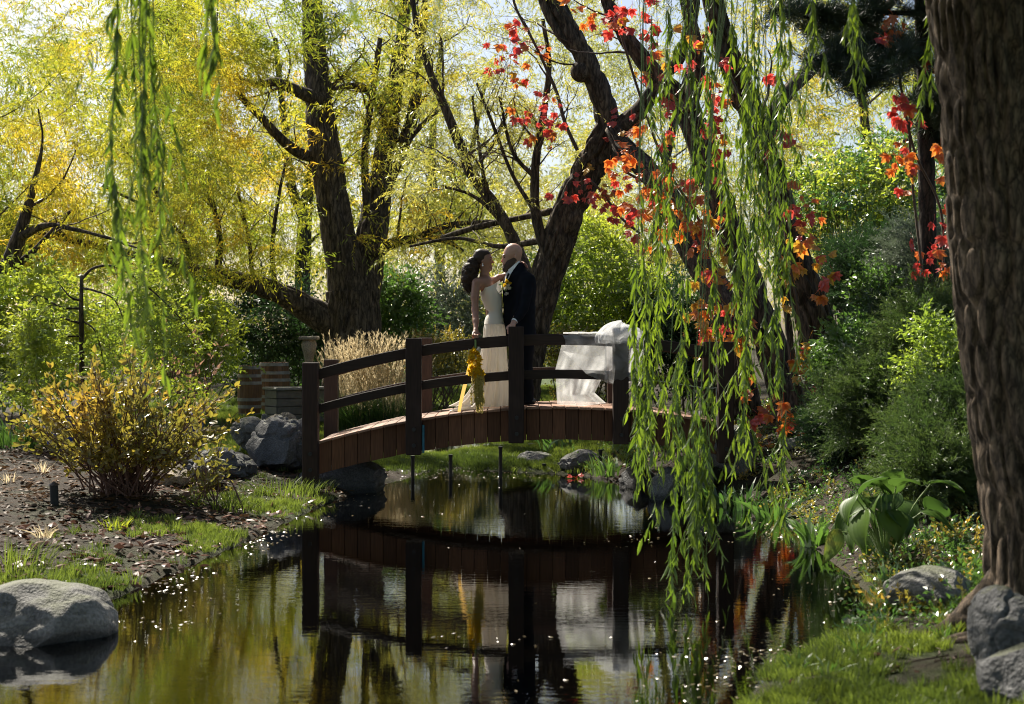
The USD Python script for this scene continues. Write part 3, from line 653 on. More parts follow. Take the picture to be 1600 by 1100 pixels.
def spray(seed, twigs=7, length=0.7, leaf=0.085, width=0.013, step=0.035, droop=0.55, spread=1.0, upness=0.3, down=0.35, fine=False, stems=0.0):
    """A branchlet: twigs that leave the origin and droop, with leaves along them."""
    r = np.random.RandomState(seed); B, D, S, LL = [], [], [], []
    mb = MB()
    for k in range(twigs):
        az = r.uniform(0, 2*np.pi); el = r.normal(upness, .45)
        d0 = np.array([np.cos(az)*np.cos(el)*spread, np.sin(az)*np.cos(el)*spread, np.sin(el)]); l = length*r.uniform(.6, 1.15)
        n = max(int(l/step), 3); t = (np.arange(n)+r.rand(n)*.6+.3)/n
        p = d0*l*t[:, None]; p[:, 2] -= droop*l*t**2
        tan = unit(d0 + np.array([0, 0, -2*droop])*t[:, None])
        sd = unit(np.cross(tan, r.normal(size=(n, 3))))
        sgn = np.where(np.arange(n) % 2, 1, -1)[:, None]
        dd = unit(tan*.75 + sd*sgn*.55 + np.array([0, 0, -down]) + r.normal(size=(n, 3))*.22)
        B.append(p); D.append(dd); S.append(unit(np.cross(dd, r.normal(size=(n, 3))))); LL.append(leaf*r.uniform(.65, 1.2, n))
        if stems:
            tt = np.linspace(0, 1, 5); q = d0*l*tt[:, None]; q[:, 2] -= droop*l*tt**2
            mb.add(*tube(q, np.linspace(stems, stems*.4, 5), 3, cap=False))
    B, D, S, LL = np.vstack(B), np.vstack(D), np.vstack(S), np.concatenate(LL)
    mb.add(*leaves(B, D, S, LL, LL/leaf*width, .2, fine))
    return mb.get()

W_SPRAY = [spray(s, twigs=8, length=.75, leaf=.125, width=.025, step=.055, droop=.65) for s in (1, 2, 3, 4)]
W_HANG = [spray(s, twigs=7, length=1.0, leaf=.12, width=.020, step=.045, droop=1.0, upness=.0, spread=.5, down=.6) for s in (11, 12, 13)]
B_SPRAY = [spray(s, twigs=9, length=.34, leaf=.060, width=.034, step=.034, droop=.15, upness=.4, down=.1) for s in (21, 22, 23)]
B_SPRAY_L = [spray(s, twigs=8, length=.42, leaf=.085, width=.045, step=.045, droop=.2, upness=.4, down=.15) for s in (24, 25)]
J_SPRAY = [spray(s, twigs=10, length=.36, leaf=.040, width=.0075, step=.0085, droop=.12, upness=.55, down=-.05) for s in (31, 32, 33)]
N_SPRAY = [spray(s, twigs=26, length=.11, leaf=.095, width=.0030, step=.012, droop=.0, upness=.35, down=-.05) for s in (41, 42)]

def scatter(path, protos, mt, pos, seed, smin=.75, smax=1.25, lean=.35, kind=None):
    r = np.random.RandomState(seed); n = len(pos)
    return instancer(path, protos, mt, pos, r.uniform(0, 2*np.pi, n), r.normal(0, lean, (n, 2)), r.uniform(smin, smax, n), r.randint(0, len(protos), n), kind)

WINDOWS = [(-2.6, 23.6, 1.3, 1.1), (-1.5, 21, .4, .9), (-3.8, 19.5, .4, .9), (-.9, 27, .4, 1.3), (-.3, 15.6, 2.6, .6), (2.7, 10, .6, .7), (2.3, 8.3, .3, .7), (5.5, 22, 3.6, 2.0), (1.3, 23.5, 2.2, 1.6), (-3.6, 13.3, .9, 1.2),
           (-7, 20.5, 1.7, 1.7), (-5.4, 24, 1.5, 1.3), (.5, 15.8, 1, .8), (1.0, 15.2, 1.6, .8), (-1.0, 20.5, .1, 1.2), (2.6, 13.8, .4, .8), (1.3, 18, .6, .8), (1.3, 10, 2.2, 1.0), (5, 13.5, 2, 1.5), (1.6, 10.5, 3.5, 1.3), (1.2, 10, .8, 1.0), (-1.8, 6.5, 2.4, .9), (4.2, 15.5, 2.5, 1.0), (2.6, 17, 3, 1.2)]
def sun_windows(p):
    """Chance that a spray stands at p: the crowns are open along some lines towards the sun, as the sunlit patches in the photograph show."""
    out = np.ones(len(p))
    for x, y, z, rad in WINDOWS:
        q = p - np.array([x, y, z]); t = q@sun_dir; e = np.linalg.norm(q - t[:, None]*sun_dir, axis=1)
        out *= 1 - .97*(t > .8)*np.exp(-(e/rad)**2*.6)
    return out
DENS = 0.25
def fill(n, px0, px1, py0, py1, d0, d1, seed, gaps=(), thr=0.42, nscale=0.9, grad=0.0):
    """Random points in the part of space seen through a window, kept where a clumping noise is high, thinned in the gaps (px, py, rx, ry, strength)."""
    r = np.random.RandomState(seed)
    m = int(n*3.2); d = (r.uniform(d0**3, d1**3, m))**(1/3)
    px, py = r.uniform(px0, px1, m), r.uniform(py0, py1, m)
    p = np.stack([(px-800)/FPX*d, d, EYE-(py-HOR)/FPX*d], 1)
    keep = meshkit.fbm(p*nscale, 3, seed) > thr
    prob = np.ones(m)
    for gx_, gy_, rx, ry, s in gaps:
        prob *= 1 - s*np.exp(-(((px-gx_)/rx)**2+((py-gy_)/ry)**2)*1.2)
    if d0 > 23: prob *= np.clip((py+220)/280, .55, 1)
    keep &= (r.rand(m) < prob*sun_windows(p))
    keep &= p[:, 2] > H(p[:, 0], p[:, 1]) + .25
    return p[keep][:int(n*DENS)]

def limb(pts, n=26, **kw):
    """pts: (px, py, depth, radius px). Returns path, radii."""
    a = np.array([[*P(x, y, d), PX(r, d)] for x, y, d, r in pts]); s = spline(a, n)
    return s[:, :3], np.maximum(s[:, 3], .002)

def twigs(limbs, per_m, length, seed, levels=2, start=.25, r0=.35, up=.5, sides=5, droop=.1, minr=.0025):
    """Branches that leave the given limbs (path, radii), and branches of those. Returns one mesh and the tips."""
    r = np.random.RandomState(seed); mb = MB(); tips = []; level = list(limbs)
    for lv in range(levels):
        new = []
        for path, rad in level:
            seg = np.linalg.norm(np.diff(path, axis=0), axis=1); tot = seg.sum(); n = r.poisson(per_m*tot*(1.0 if lv == 0 else 1.3))
            for k in range(n):
                i = int(r.uniform(start, .98)*(len(path)-1)); t = unit(path[min(i+1, len(path)-1)]-path[max(i-1, 0)])
                o = unit(np.cross(t, r.normal(size=3)))
                d = unit(t*.55 + o*.9 + np.array([0, 0, up*r.uniform(.3, 1.2)])); l = length*r.uniform(.5, 1.2)*(.55**lv)
                m = 8; s = np.linspace(0, 1, m)[:, None]; w = r.normal(size=3)*.16
                q = path[i] + d*l*s + np.array([0, 0, -droop*l])*s**2 + w*l*s*(1-s)*2 + np.cumsum(r.normal(0, .012*l, (m, 3)), 0)*(s > 0)
                rr = max(min(rad[i]*r0, l*.02), minr); ra = np.linspace(rr, max(rr*.3, minr*.6), m)
                mb.add(*tube(q, ra, sides if lv == 0 else 3, cap=False)); new.append((q, ra)); tips.append(q[-1]); tips.append(q[m//2])
        level = new
    tips = np.array(tips)
    if len(tips): tips = tips[np.random.RandomState(seed).rand(len(tips)) < sun_windows(tips)]
    return (mb.get() if mb.n else None), tips

# ------------------------------------------------------------------ the big forked willow on the lawn
GAPS = [(800, 130, 75, 150, .80), (745, 60, 60, 80, .6), (578, 300, 28, 120, .72), (655, 405, 60, 34, .8), (462, 340, 40, 90, .7), (880, 170, 50, 90, .7), (1080, 190, 60, 60, .85), (150, 110, 60, 60, .5),
        (350, 462, 120, 22, .8), (690, 240, 60, 60, .35), (1300, 70, 110, 60, .55), (100, 430, 60, 30, .6), (555, 50, 34, 130, .75), (705, 50, 50, 130, .65), (450, 60, 36, 80, .55), (960, 60, 50, 90, .6)]
t1 = thing('willow_tree', 'big forked willow with dark trunks and golden leaves on the lawn left of the couple', 'tree', P(553, 640, 27) * [1, 1, 0] + [0, 0, .4])
pth, rad = limb([(553, 665, 27, 58), (553, 600, 27, 48), (552, 540, 27, 43), (552, 490, 27, 41), (551, 455, 27, 40)], 110)
part(t1, 'trunk', tube(pth, rad, 120, .04, 9, 1), M_bark, True)
LA = limb([(551, 505, 27, 31.6), (543, 440, 27, 31.6), (532, 380, 27, 27.9), (518, 300, 27, 25.1), (505, 220, 27, 23.2), (497, 140, 27.2, 20.5), (490, 60, 27.4, 16.7), (486, -60, 27.6, 14.0)], 150)
LB = limb([(558, 500, 27, 28.8), (574, 410, 27.3, 27.0), (587, 330, 27.5, 22.5), (598, 270, 27.7, 18.9), (607, 200, 28, 15.3), (618, 130, 28, 12.6), (628, 60, 28, 9.9), (640, -40, 28, 8.1)], 120)
LC = limb([(535, 515, 27, 26), (485, 485, 26.8, 22), (430, 456, 26.5, 17), (370, 437, 26.2, 14), (300, 424, 26, 12), (230, 405, 25.6, 9), (190, 395, 25.2, 7), (100, 372, 25, 5), (10, 350, 25, 3)], 60)
LE = limb([(505, 245, 27, 11), (470, 240, 26.8, 9), (435, 213, 26.5, 8), (405, 180, 26.3, 7), (380, 155, 26.1, 6), (345, 110, 26, 5)], 30)
LF = limb([(500, 158, 27, 13), (465, 142, 26.7, 10), (430, 128, 26.5, 8), (395, 130, 26.3, 6), (330, 100, 26, 5), (240, 15, 25.5, 4)], 30)
LB2 = limb([(588, 315, 27.5, 15), (616, 255, 27.8, 13), (638, 205, 28, 11), (650, 150, 28, 9), (655, 90, 28, 7), (664, 0, 28, 5)], 30)
LD = limb([(580, 395, 27, 11), (620, 378, 26.7, 8), (650, 372, 26.5, 7), (700, 352, 26.2, 5), (770, 346, 26, 3)], 24)
small = [limb(q, 18) for q in ([(340, 432, 26.2, 6), (343, 370, 26.2, 5), (330, 310, 26, 4), (300, 255, 26, 3), (265, 205, 26, 2)], [(430, 452, 26.4, 5), (425, 390, 26.4, 4), (435, 310, 26.3, 3), (446, 255, 26.2, 2)],
         [(395, 440, 26.3, 4), (388, 370, 26.3, 3), (372, 300, 26.3, 2)], [(574, 330, 27.2, 7), (570, 235, 27, 6), (583, 140, 27, 5), (594, 60, 27, 4)], [(665, 370, 26.4, 5), (700, 378, 26.2, 4), (724, 392, 26, 2)],
         [(607, 190, 27.8, 7), (575, 142, 27.4, 7), (545, 134, 27.2, 5), (520, 140, 27, 3)], [(612, 250, 27.8, 5), (660, 195, 27.6, 4), (690, 170, 27.5, 2)], [(240, 405, 25.7, 5), (255, 330, 25.7, 4), (225, 270, 25.6, 3), (180, 215, 25.5, 2)],
         [(300, 425, 26, 5), (285, 370, 26, 4), (240, 330, 26, 3), (160, 290, 25.8, 2)])]
for l, b in ((LA, .022), (LB, .02), (LC, .018), (LE, .008), (LF, .009), (LB2, .008), (LD, .006)):
    part(t1, 'limb', tube(*l, 90 if b > .015 else 30, b, 8, 3), M_bark, True)
for l in small: part(t1, 'branch', tube(*l, 8, .003, 14, 4), M_bark, True)
tw, tips1 = twigs([LA, LB, LC, LE, LF, LB2, LD] + small, 2.2, 1.3, 6, 2)
part(t1, 'twigs', tw, M_twig, kind='stuff')
p1 = np.vstack([fill(3000, -80, 480, 60, 440, 23.5, 27, 101, GAPS, .46), fill(1700, 250, 760, -90, 380, 24.5, 29, 102, GAPS, .49), tips1[tips1[:, 2] > 3.0][::3]])
scatter(t1 + '/crown', W_SPRAY, L_yg, p1, 7, .6, 1.05, kind='stuff')

# ------------------------------------------------------------------ leaning trees at the right end of the bridge
t6 = thing('leaning_tree', 'dark trunk leaning right behind the groom, forking at the top', 'tree', P(815, 640, 20.5) * [1, 1, 0] + [0, 0, .3])
K = limb([(806, 660, 20.5, 32.8), (818, 590, 20.5, 28.9), (826, 540, 20.5, 27.3), (836, 490, 20.5, 25.7), (858, 420, 20.5, 24.2), (885, 340, 20.4, 24.2), (915, 275, 20.3, 24.2), (945, 220, 20.2, 25.7), (960, 188, 20.2, 21.1)], 180)
part(t6, 'trunk', tube(*K, 100, .03, 12, 21), M_bark, True)
KL = limb([(953, 215, 20.2, 19.2), (941, 155, 20.1, 16.8), (917, 97, 20, 15.2), (890, 45, 20, 13.6), (862, -10, 20, 12.0), (845, -60, 20, 10.4)], 46)
KL2 = limb([(905, 80, 20, 9.6), (877, 55, 20, 8.0), (852, 12, 20, 6.4), (832, -50, 20, 5.6)], 20)
KR = limb([(950, 215, 20.2, 16.5), (985, 188, 20, 15.0), (1008, 162, 19.8, 12.0), (1030, 125, 19.6, 9.8), (1062, 90, 19.4, 8.2), (1085, 20, 19.2, 6.0), (1092, -50, 19, 5.2)], 40)
KU = limb([(860, 410, 20.4, 11), (838, 340, 20.4, 8), (836, 270, 20.4, 7), (842, 220, 20.4, 6), (852, 160, 20.4, 5), (858, 100, 20.4, 4), (848, 30, 20.4, 3)], 34)
KV = limb([(826, 440, 20.6, 12), (806, 385, 21, 10), (790, 350, 21, 9), (765, 310, 21.2, 9), (735, 270, 21.3, 8), (720, 230, 21.4, 8), (700, 180, 21.5, 7), (675, 120, 21.6, 6), (655, 60, 21.7, 5), (640, -30, 21.8, 4)], 60)
for l, b in ((KL, .016), (KL2, .01), (KR, .014), (KV, .005), (KU, .004)): part(t6, 'limb', tube(*l, 70 if b > .012 else 20, b*1.4, 12, 22), M_bark, True)
knob = trimesh.creation.icosphere(3, PX(17, 20)); knob.apply_translation(P(908, 112, 20)); part(t6, 'burl', knob, M_bark, True)
sm6 = [limb(q, 18) for q in ([(690, 372, 21.5, 4), (745, 355, 21.3, 5), (810, 341, 21, 5), (862, 330, 20.6, 6)], [(835, 330, 20.4, 4), (800, 272, 20.4, 3), (772, 200, 20.4, 3), (745, 130, 20.4, 2)], [(838, 280, 20.4, 4), (800, 235, 20.3, 3), (780, 150, 20.2, 2)],
        [(902, 235, 20, 3), (882, 190, 19.9, 3), (868, 140, 19.8, 3), (836, 70, 19.8, 2), (822, 40, 19.8, 2)], [(850, 375, 20.4, 6), (780, 385, 20.8, 4), (715, 372, 21, 3), (640, 385, 21.2, 2)], [(735, 270, 21.3, 4), (770, 225, 21.2, 3), (800, 160, 21, 2)],
        [(800, 365, 21, 4), (745, 310, 21, 3), (690, 290, 21, 2)], [(760, 305, 21.2, 4), (750, 240, 21.2, 3), (738, 150, 21.2, 2)])]
for l in sm6: part(t6, 'branch', tube(*l, 7, .002, 14, 4), M_bark, True)
tw, tips6 = twigs([KL, KL2, KU, KV] + sm6, 2.6, 1.0, 66, 2)
part(t6, 'twigs', tw, M_twig, kind='stuff')
p6 = np.vstack([fill(240, 620, 980, -60, 330, 19.5, 23, 106, GAPS, .50), tips6[::2]])
scatter(t6 + '/crown', W_SPRAY, L_pale, p6, 8, .4, .75, kind='stuff')

t8 = thing('leaning_tree', 'thick dark trunk rising from the right bank and leaning left over the bridge end', 'tree', P(1292, 640, 16.6) * [1, 1, 0] + [0, 0, 1.1])
A8 = limb([(1298, 680, 16.6, 54.6), (1293, 615, 16.6, 39.6), (1286, 560, 16.6, 32.6), (1268, 490, 16.6, 28.2), (1245, 420, 16.6, 24.6), (1225, 350, 16.6, 22.0), (1212, 290, 16.6, 20.2), (1190, 225, 16.5, 19.4), (1162, 150, 16.4, 18.5), (1140, 90, 16.3, 17.6), (1118, 20, 16.2, 16.7), (1100, -60, 16.1, 15.0)], 220)
part(t8, 'trunk', tube(*A8, 100, .03, 13, 31), M_bark, True)
B8 = limb([(1188, 235, 16.5, 15), (1216, 165, 16.6, 12), (1252, 122, 16.8, 11), (1300, 85, 17, 10), (1350, 45, 17.2, 9), (1405, -10, 17.4, 7), (1440, -50, 17.5, 6)], 40)
part(t8, 'limb', tube(*B8, 24, .008, 12, 32), M_bark, True)
for q in ([(1250, 640, 16.2, 8), (1238, 560, 16.2, 6), (1228, 480, 16.2, 5), (1210, 400, 16.2, 4)], [(1310, 640, 16.4, 16), (1345, 668, 16.2, 10), (1385, 700, 16, 5)], [(1275, 640, 16.3, 16), (1245, 668, 16, 9), (1215, 690, 15.8, 4)]):
    part(t8, 'root', tube(*limb(q, 18), 12, .006, 14, 5), M_bark, True)
tw, tips8 = twigs([B8, A8], 1.2, 1.0, 88, 2, start=.5); part(t8, 'twigs', tw, M_twig, kind='stuff')
scatter(t8 + '/crown', W_HANG, L_strand, np.vstack([fill(30, 1050, 1320, -80, 40, 15.5, 17.5, 108, (), .4), tips8[::3]]), 9, .35, .7, kind='stuff')

t7 = thing('leaning_tree', 'slimmer dark trunk behind the right bridge rail leaning left to meet the forked one', 'tree', P(1152, 640, 18.3) * [1, 1, 0] + [0, 0, .6])
A7 = limb([(1158, 650, 18.3, 34.0), (1150, 590, 18.3, 28.1), (1135, 500, 18.3, 26.3), (1105, 430, 18.5, 23.8), (1070, 370, 18.7, 20.4), (1040, 305, 19, 18.7), (1010, 265, 19.3, 17.0), (975, 232, 19.6, 15.3), (958, 205, 19.9, 12.8)], 80)
part(t7, 'trunk', tube(*A7, 80, .026, 13, 41), M_bark, True)
t7b = thing('leaning_tree', 'long dark trunk crossing behind the hanging willow strands towards the top left', 'tree', P(1235, 640, 17.6) * [1, 1, 0] + [0, 0, .8])
B7 = limb([(1240, 650, 17.6, 30.4), (1222, 590, 17.6, 25.6), (1190, 500, 17.6, 22.4), (1160, 410, 17.7, 20.8), (1129, 327, 17.8, 20.0), (1093, 218, 17.9, 20.0), (1064, 160, 18, 17.6), (1020, 112, 18, 13.6), (969, 47, 18, 11.2), (945, -10, 18, 9.6), (925, -60, 18, 8.0)], 100)
part(t7b, 'trunk', tube(*B7, 80, .026, 13, 51), M_bark, True)
B7b = limb([(1075, 175, 17.9, 14), (1090, 110, 17.8, 12), (1080, 40, 17.6, 10), (1060, -50, 17.5, 8)], 24)
part(t7b, 'limb', tube(*B7b, 20, .009, 10, 52), M_bark, True)
tw, tips7 = twigs([B7], 1.5, .9, 77, 2, start=.45); part(t7b, 'twigs', tw, M_twig, kind='stuff')
scatter(t7b + '/crown', W_SPRAY, L_strand, tips7[::2], 10, .4, .7, kind='stuff')

# ------------------------------------------------------------------ pine
t9 = thing('pine_tree', 'slim straight pine with dark needle pads between the hanging willow and the near trunk', 'pine tree', P(1452, 560, 14.2) * [1, 1, 0] + [0, 0, 1.3])
A9 = limb([(1456, 620, 14.2, 15), (1452, 480, 14.2, 14), (1450, 380, 14.2, 13), (1447, 250, 14.2, 12.5), (1443, 100, 14.2, 12), (1440, -70, 14.2, 11)], 70)
part(t9, 'trunk', tube(*A9, 30, .008, 16, 61), M_bark_pine, True)
pad = []; rr = np.random.RandomState(9)
for q in ([(1443, 75, 14.2, 5), (1390, 72, 14, 4), (1340, 92, 13.8, 3), (1285, 104, 13.6, 2)], [(1442, 20, 14.2, 5), (1370, 22, 14.1, 4), (1300, 35, 14, 3), (1215, 15, 13.9, 2)], [(1444, 110, 14.2, 4), (1415, 95, 13.7, 3), (1375, 110, 13.3, 2), (1345, 125, 13.2, 2)],
          [(1447, 175, 14.2, 4), (1470, 160, 14, 3), (1500, 175, 13.8, 2)], [(1442, -20, 14.2, 5), (1400, -30, 14, 4), (1300, -30, 13.8, 3)], [(1448, 210, 14.2, 4), (1475, 205, 14.4, 3), (1500, 240, 14.5, 2)], [(1443, 50, 14.2, 4), (1470, 20, 14, 3), (1510, 0, 13.8, 2)], [(1443, 60, 14.2, 4), (1420, 70, 15, 3), (1350, 60, 15.5, 2), (1290, 75, 15.7, 2)]):
    l = limb(q, 20); part(t9, 'branch', tube(*l, 7, .002, 14, 4), M_bark_pine, True)
    for i in range(5, 20):
        for _ in range(5): pad.append(l[0][i] + rr.normal(0, [.12, .13, .07]))
pad = np.array(pad)
scatter(t9 + '/needles', N_SPRAY, L_needle, pad, 12, .7, 1.15, .5, kind='stuff')

# ------------------------------------------------------------------ trees farther back
def back_tree(label, limbs, fills, seed, mt, bark, base, smin=.7, smax=1.2, per=1.0, protos=W_SPRAY, name='willow_tree', ln=1.5):
    t = thing(name, label, 'tree', base)
    ls = [limb(q, 30) for q in limbs]
    for k, l in enumerate(ls): part(t, 'trunk' if k == 0 else 'limb', tube(*l, 18, .01, 9, seed+k), bark, True)
    tw, tips = twigs(ls, per, ln, seed, 2)
    if tw is not None: part(t, 'twigs', tw, M_twig, kind='stuff')
    pts = np.vstack([fill(*a) for a in fills] + [tips[::3]])
    scatter(t + '/crown', protos, mt, pts, seed, smin, smax, kind='stuff')
    return t
gnd = lambda px, d: np.array([(px-800)/FPX*d, d, .4])
back_tree('golden willow at the left edge with a dark slanting stem', [[(-30, 640, 21, 18), (-8, 480, 21, 15), (25, 385, 21, 12), (42, 330, 21, 8), (58, 270, 21, 4), (66, 215, 21, 2), (60, 170, 21, 1)], [(22, 375, 21, 8), (70, 352, 20.8, 5), (110, 357, 20.6, 4), (170, 372, 20.4, 3), (215, 388, 20.2, 2)], [(0, 440, 21, 7), (60, 385, 21.2, 5), (110, 330, 21.4, 3)], [(-10, 500, 21, 8), (-40, 300, 21, 5), (-36, 100, 21, 1.5)]],
          [(1100, -120, 330, -60, 430, 20, 24, 111, GAPS, .46)], 111, L_yg, M_bark, gnd(-20, 21), .5, .9)
back_tree('pale trunked golden willow farther back behind the forked willow', [[(470, 640, 40, 13), (474, 400, 40, 12), (480, 310, 40, 10), (492, 240, 40, 8), (500, 100, 40, 5)], [(478, 350, 40, 8), (455, 290, 40, 8), (445, 200, 40, 6), (430, 60, 40, 4)]],
          [(2200, 180, 640, -70, 420, 36, 43, 112, GAPS, .44)], 112, L_yg, M_bark_grey, gnd(470, 40), .9, 1.4)
back_tree('tall pale yellow tree far behind at the upper left', [[(300, 640, 44, 12), (305, 400, 44, 10), (290, 200, 44, 8), (280, 0, 44, 5)], [(250, 640, 45, 9), (235, 300, 45, 7), (225, 60, 45, 5)]],
          [(2200, -150, 420, -70, 430, 41, 47, 113, GAPS, .42)], 113, L_pale, M_bark_grey, gnd(300, 44), 1.0, 1.6)
back_tree('pale willow filling the sky between the forked willow and the leaning tree', [[(690, 640, 36, 9), (688, 420, 36, 8), (675, 250, 36, 6), (690, 60, 36, 4)], [(685, 380, 36, 5), (730, 260, 36, 4), (760, 120, 36, 3)]],
          [(2200, 600, 960, -70, 400, 31, 39, 114, GAPS, .44), (260, 640, 830, 290, 420, 27, 31, 214, GAPS, .46)], 114, L_pale, M_bark_grey, gnd(690, 36), .7, 1.2)
back_tree('yellow green tree behind the leaning trunks on the right', [[(1010, 640, 30, 10), (1020, 420, 30, 9), (1040, 250, 30, 7), (1090, 60, 30, 5)]],
          [(1600, 900, 1300, -70, 420, 26, 34, 115, GAPS, .45)], 115, L_pale, M_bark_grey, gnd(1010, 30), .7, 1.2)
back_tree('sunlit tree beyond the tall shrub at the upper right', [[(1380, 640, 30, 12), (1370, 350, 30, 10), (1350, 180, 30, 7), (1330, 20, 30, 5)], [(1372, 380, 30, 7), (1420, 200, 30, 5), (1440, 40, 30, 4)]],
          [(2000, 1200, 1750, -70, 420, 26, 34, 116, GAPS, .44)], 116, L_yg, M_bark_grey, gnd(1380, 30), .7, 1.2)

# far wood closing the view
far_p = np.vstack([fill(3200, -500, 2100, 240, 545, 46, 62, 120, [(655, 405, 60, 30, .75), (560, 300, 300, 60, .4), (350, 455, 90, 20, .7)], .36, .35), fill(700, -500, 2100, 30, 300, 48, 64, 121, GAPS, .5, .3)])
pi = scatter('/World/far_woodland', W_SPRAY, L_pale, far_p, 121, 1.6, 2.8, .4, kind='stuff')
tag(pi.GetPrim(), 'pale sunlit far woodland closing the view behind all the trees', 'woodland')
# ------------------------------------------------------------------ shrubs
def shrub(name, label, cx, cy, rx, ry, d, rd, n, protos, mt, seed, smin=.8, smax=1.3, stems=14, cat='shrub', twig=None, shell=.45, group=None, hollow=0.0):
    r = np.random.RandomState(seed); c = P(cx, cy, d); R = np.array([PX(rx, d), rd, PX(ry, d)])
    g = float(H(c[0], c[1]))
    u = unit(r.normal(size=(n*3, 3)))*(r.uniform(shell**3, 1, n*3)**(1/3))[:, None]
    p = c + u*R*(1 + .8*(meshkit.noise(u*2.6 + seed, seed) - .5))[:, None]
    keep = (p[:, 2] > H(p[:, 0], p[:, 1]) + .08 + hollow*R[2]) & (meshkit.fbm(p*1.7, 2, seed) > .40)
    p = p[keep][:int(n*.6)]
    t = thing(name, label, cat, (c[0], c[1], g), group)
    if stems:
        mb = MB(); base = np.array([c[0], c[1], g - .05])
        for k in range(stems):
            e = p[r.randint(len(p))]; b = base + r.normal(0, 1, 3)*[R[0]*.22, R[1]*.22, 0]
            m = b*.5 + e*.5 + [0, 0, .1*R[2]] + r.normal(0, .06, 3)
            mb.add(*tube(spline([b, m, e], 9), np.linspace(.014, .004, 9), 4, cap=False))
        part(t, 'stems', mb.get(), twig or M_twig)
    scatter(t + '/foliage', protos, mt, p, seed, smin, smax, .4, kind='stuff')
    return t
shrub('shrub', 'yellow green shrub at the left edge behind the weeping sapling', 40, 520, 120, 95, 20.5, 1.1, 330, B_SPRAY_L, L_lime, 201)
shrub('shrub', 'light green bushy shrub left of the dark evergreen shrub', 300, 530, 78, 75, 24, 1.0, 260, B_SPRAY_L, L_lime, 202)
shrub('shrub', 'dark evergreen shrub behind the barrels under the low willow limb', 425, 535, 95, 88, 29.5, 1.2, 420, B_SPRAY, L_dark, 203, 1.1, 1.7)
shrub('shrub', 'bright green leafy shrub right beside the forked willow trunk', 612, 500, 50, 78, 28.6, .8, 300, B_SPRAY_L, L_green, 204)
shrub('shrub', 'grey green loose shrub between the bright green shrub and the bride', 695, 510, 62, 78, 31, 1.1, 260, B_SPRAY, L_grey, 205, 1.0, 1.6)
shrub('shrub', 'low pale brown scrub behind the bridge rail left of the bride', 690, 560, 70, 40, 27.5, .8, 150, B_SPRAY, L_bush, 206, .7, 1.1)
shrub('shrub', 'tall yellow green shrub right behind the groom', 925, 470, 105, 115, 23.5, 1.2, 520, B_SPRAY_L, L_lime, 207, .8, 1.2)
shrub('shrub', 'amber flecked low shrub seen between the rails behind the groom', 880, 575, 70, 50, 22, .6, 200, B_SPRAY, L_bush, 208, .7, 1.1)
shrub('shrub', 'dark green shrub behind the right rails of the bridge', 1070, 520, 80, 95, 22.5, .9, 360, B_SPRAY, L_dark, 209, 1.0, 1.5)
shrub('shrub', 'tall twiggy pale green shrub between the leaning trunk and the pine', 1355, 330, 125, 120, 22, 1.2, 420, B_SPRAY_L, [L_lime, L_green], 210, .75, 1.15, 90, hollow=.3)
shrub('shrub', 'dark bluish spruce like shrub low behind the leaning trunk', 1345, 440, 60, 55, 19, .7, 260, J_SPRAY, L_dark, 211, 1.2, 1.7)
shrub('shrub', 'soft grey green shrub at the foot of the pine', 1440, 450, 60, 80, 15.5, .6, 420, J_SPRAY, L_grey, 212, .9, 1.3)
shrub('shrub', 'pale yellow undergrowth far left below the golden willow', 150, 540, 110, 60, 27, 1.2, 240, B_SPRAY_L, L_lime, 213)
shrub('shrub', 'green undergrowth beyond the lawn behind the forked willow', 520, 560, 120, 45, 32, 1.0, 260, B_SPRAY, L_green, 214, 1.1, 1.6)
shrub('shrub', 'sunlit undergrowth far behind the couple', 790, 520, 120, 60, 33, 1.0, 260, B_SPRAY_L, L_pale, 215, 1.1, 1.6)
shrub('shrub', 'yellow green undergrowth on the far right behind the near trunk', 1560, 420, 150, 140, 19, 1.0, 420, B_SPRAY_L, L_green, 216)
for k, (cx, cy, rx, ry, d, rd, n, lab) in enumerate([(1405, 550, 75, 70, 15.2, .7, 620, 'feathery dark juniper topmost on the right slope beside the leaning trunk'), (1470, 560, 95, 90, 13.6, .6, 620, 'feathery juniper against the left side of the near trunk'),
        (1400, 640, 100, 75, 13.6, .6, 620, 'spreading juniper in the middle of the right slope'), (1490, 690, 85, 80, 12, .5, 560, 'low juniper just left of the near trunk base'), (1330, 690, 60, 45, 14.6, .4, 220, 'thin dark juniper under the roots of the leaning trunk'), (1440, 740, 80, 50, 11.6, .45, 380, 'lowest juniper, hanging over the big leaved plant')]):
    shrub('juniper', lab, cx, cy, rx, ry, d, rd, n, J_SPRAY, L_dark if k in (0, 4) else L_juniper, 230 + k, .8, 1.25, 12, 'juniper', shell=.55)

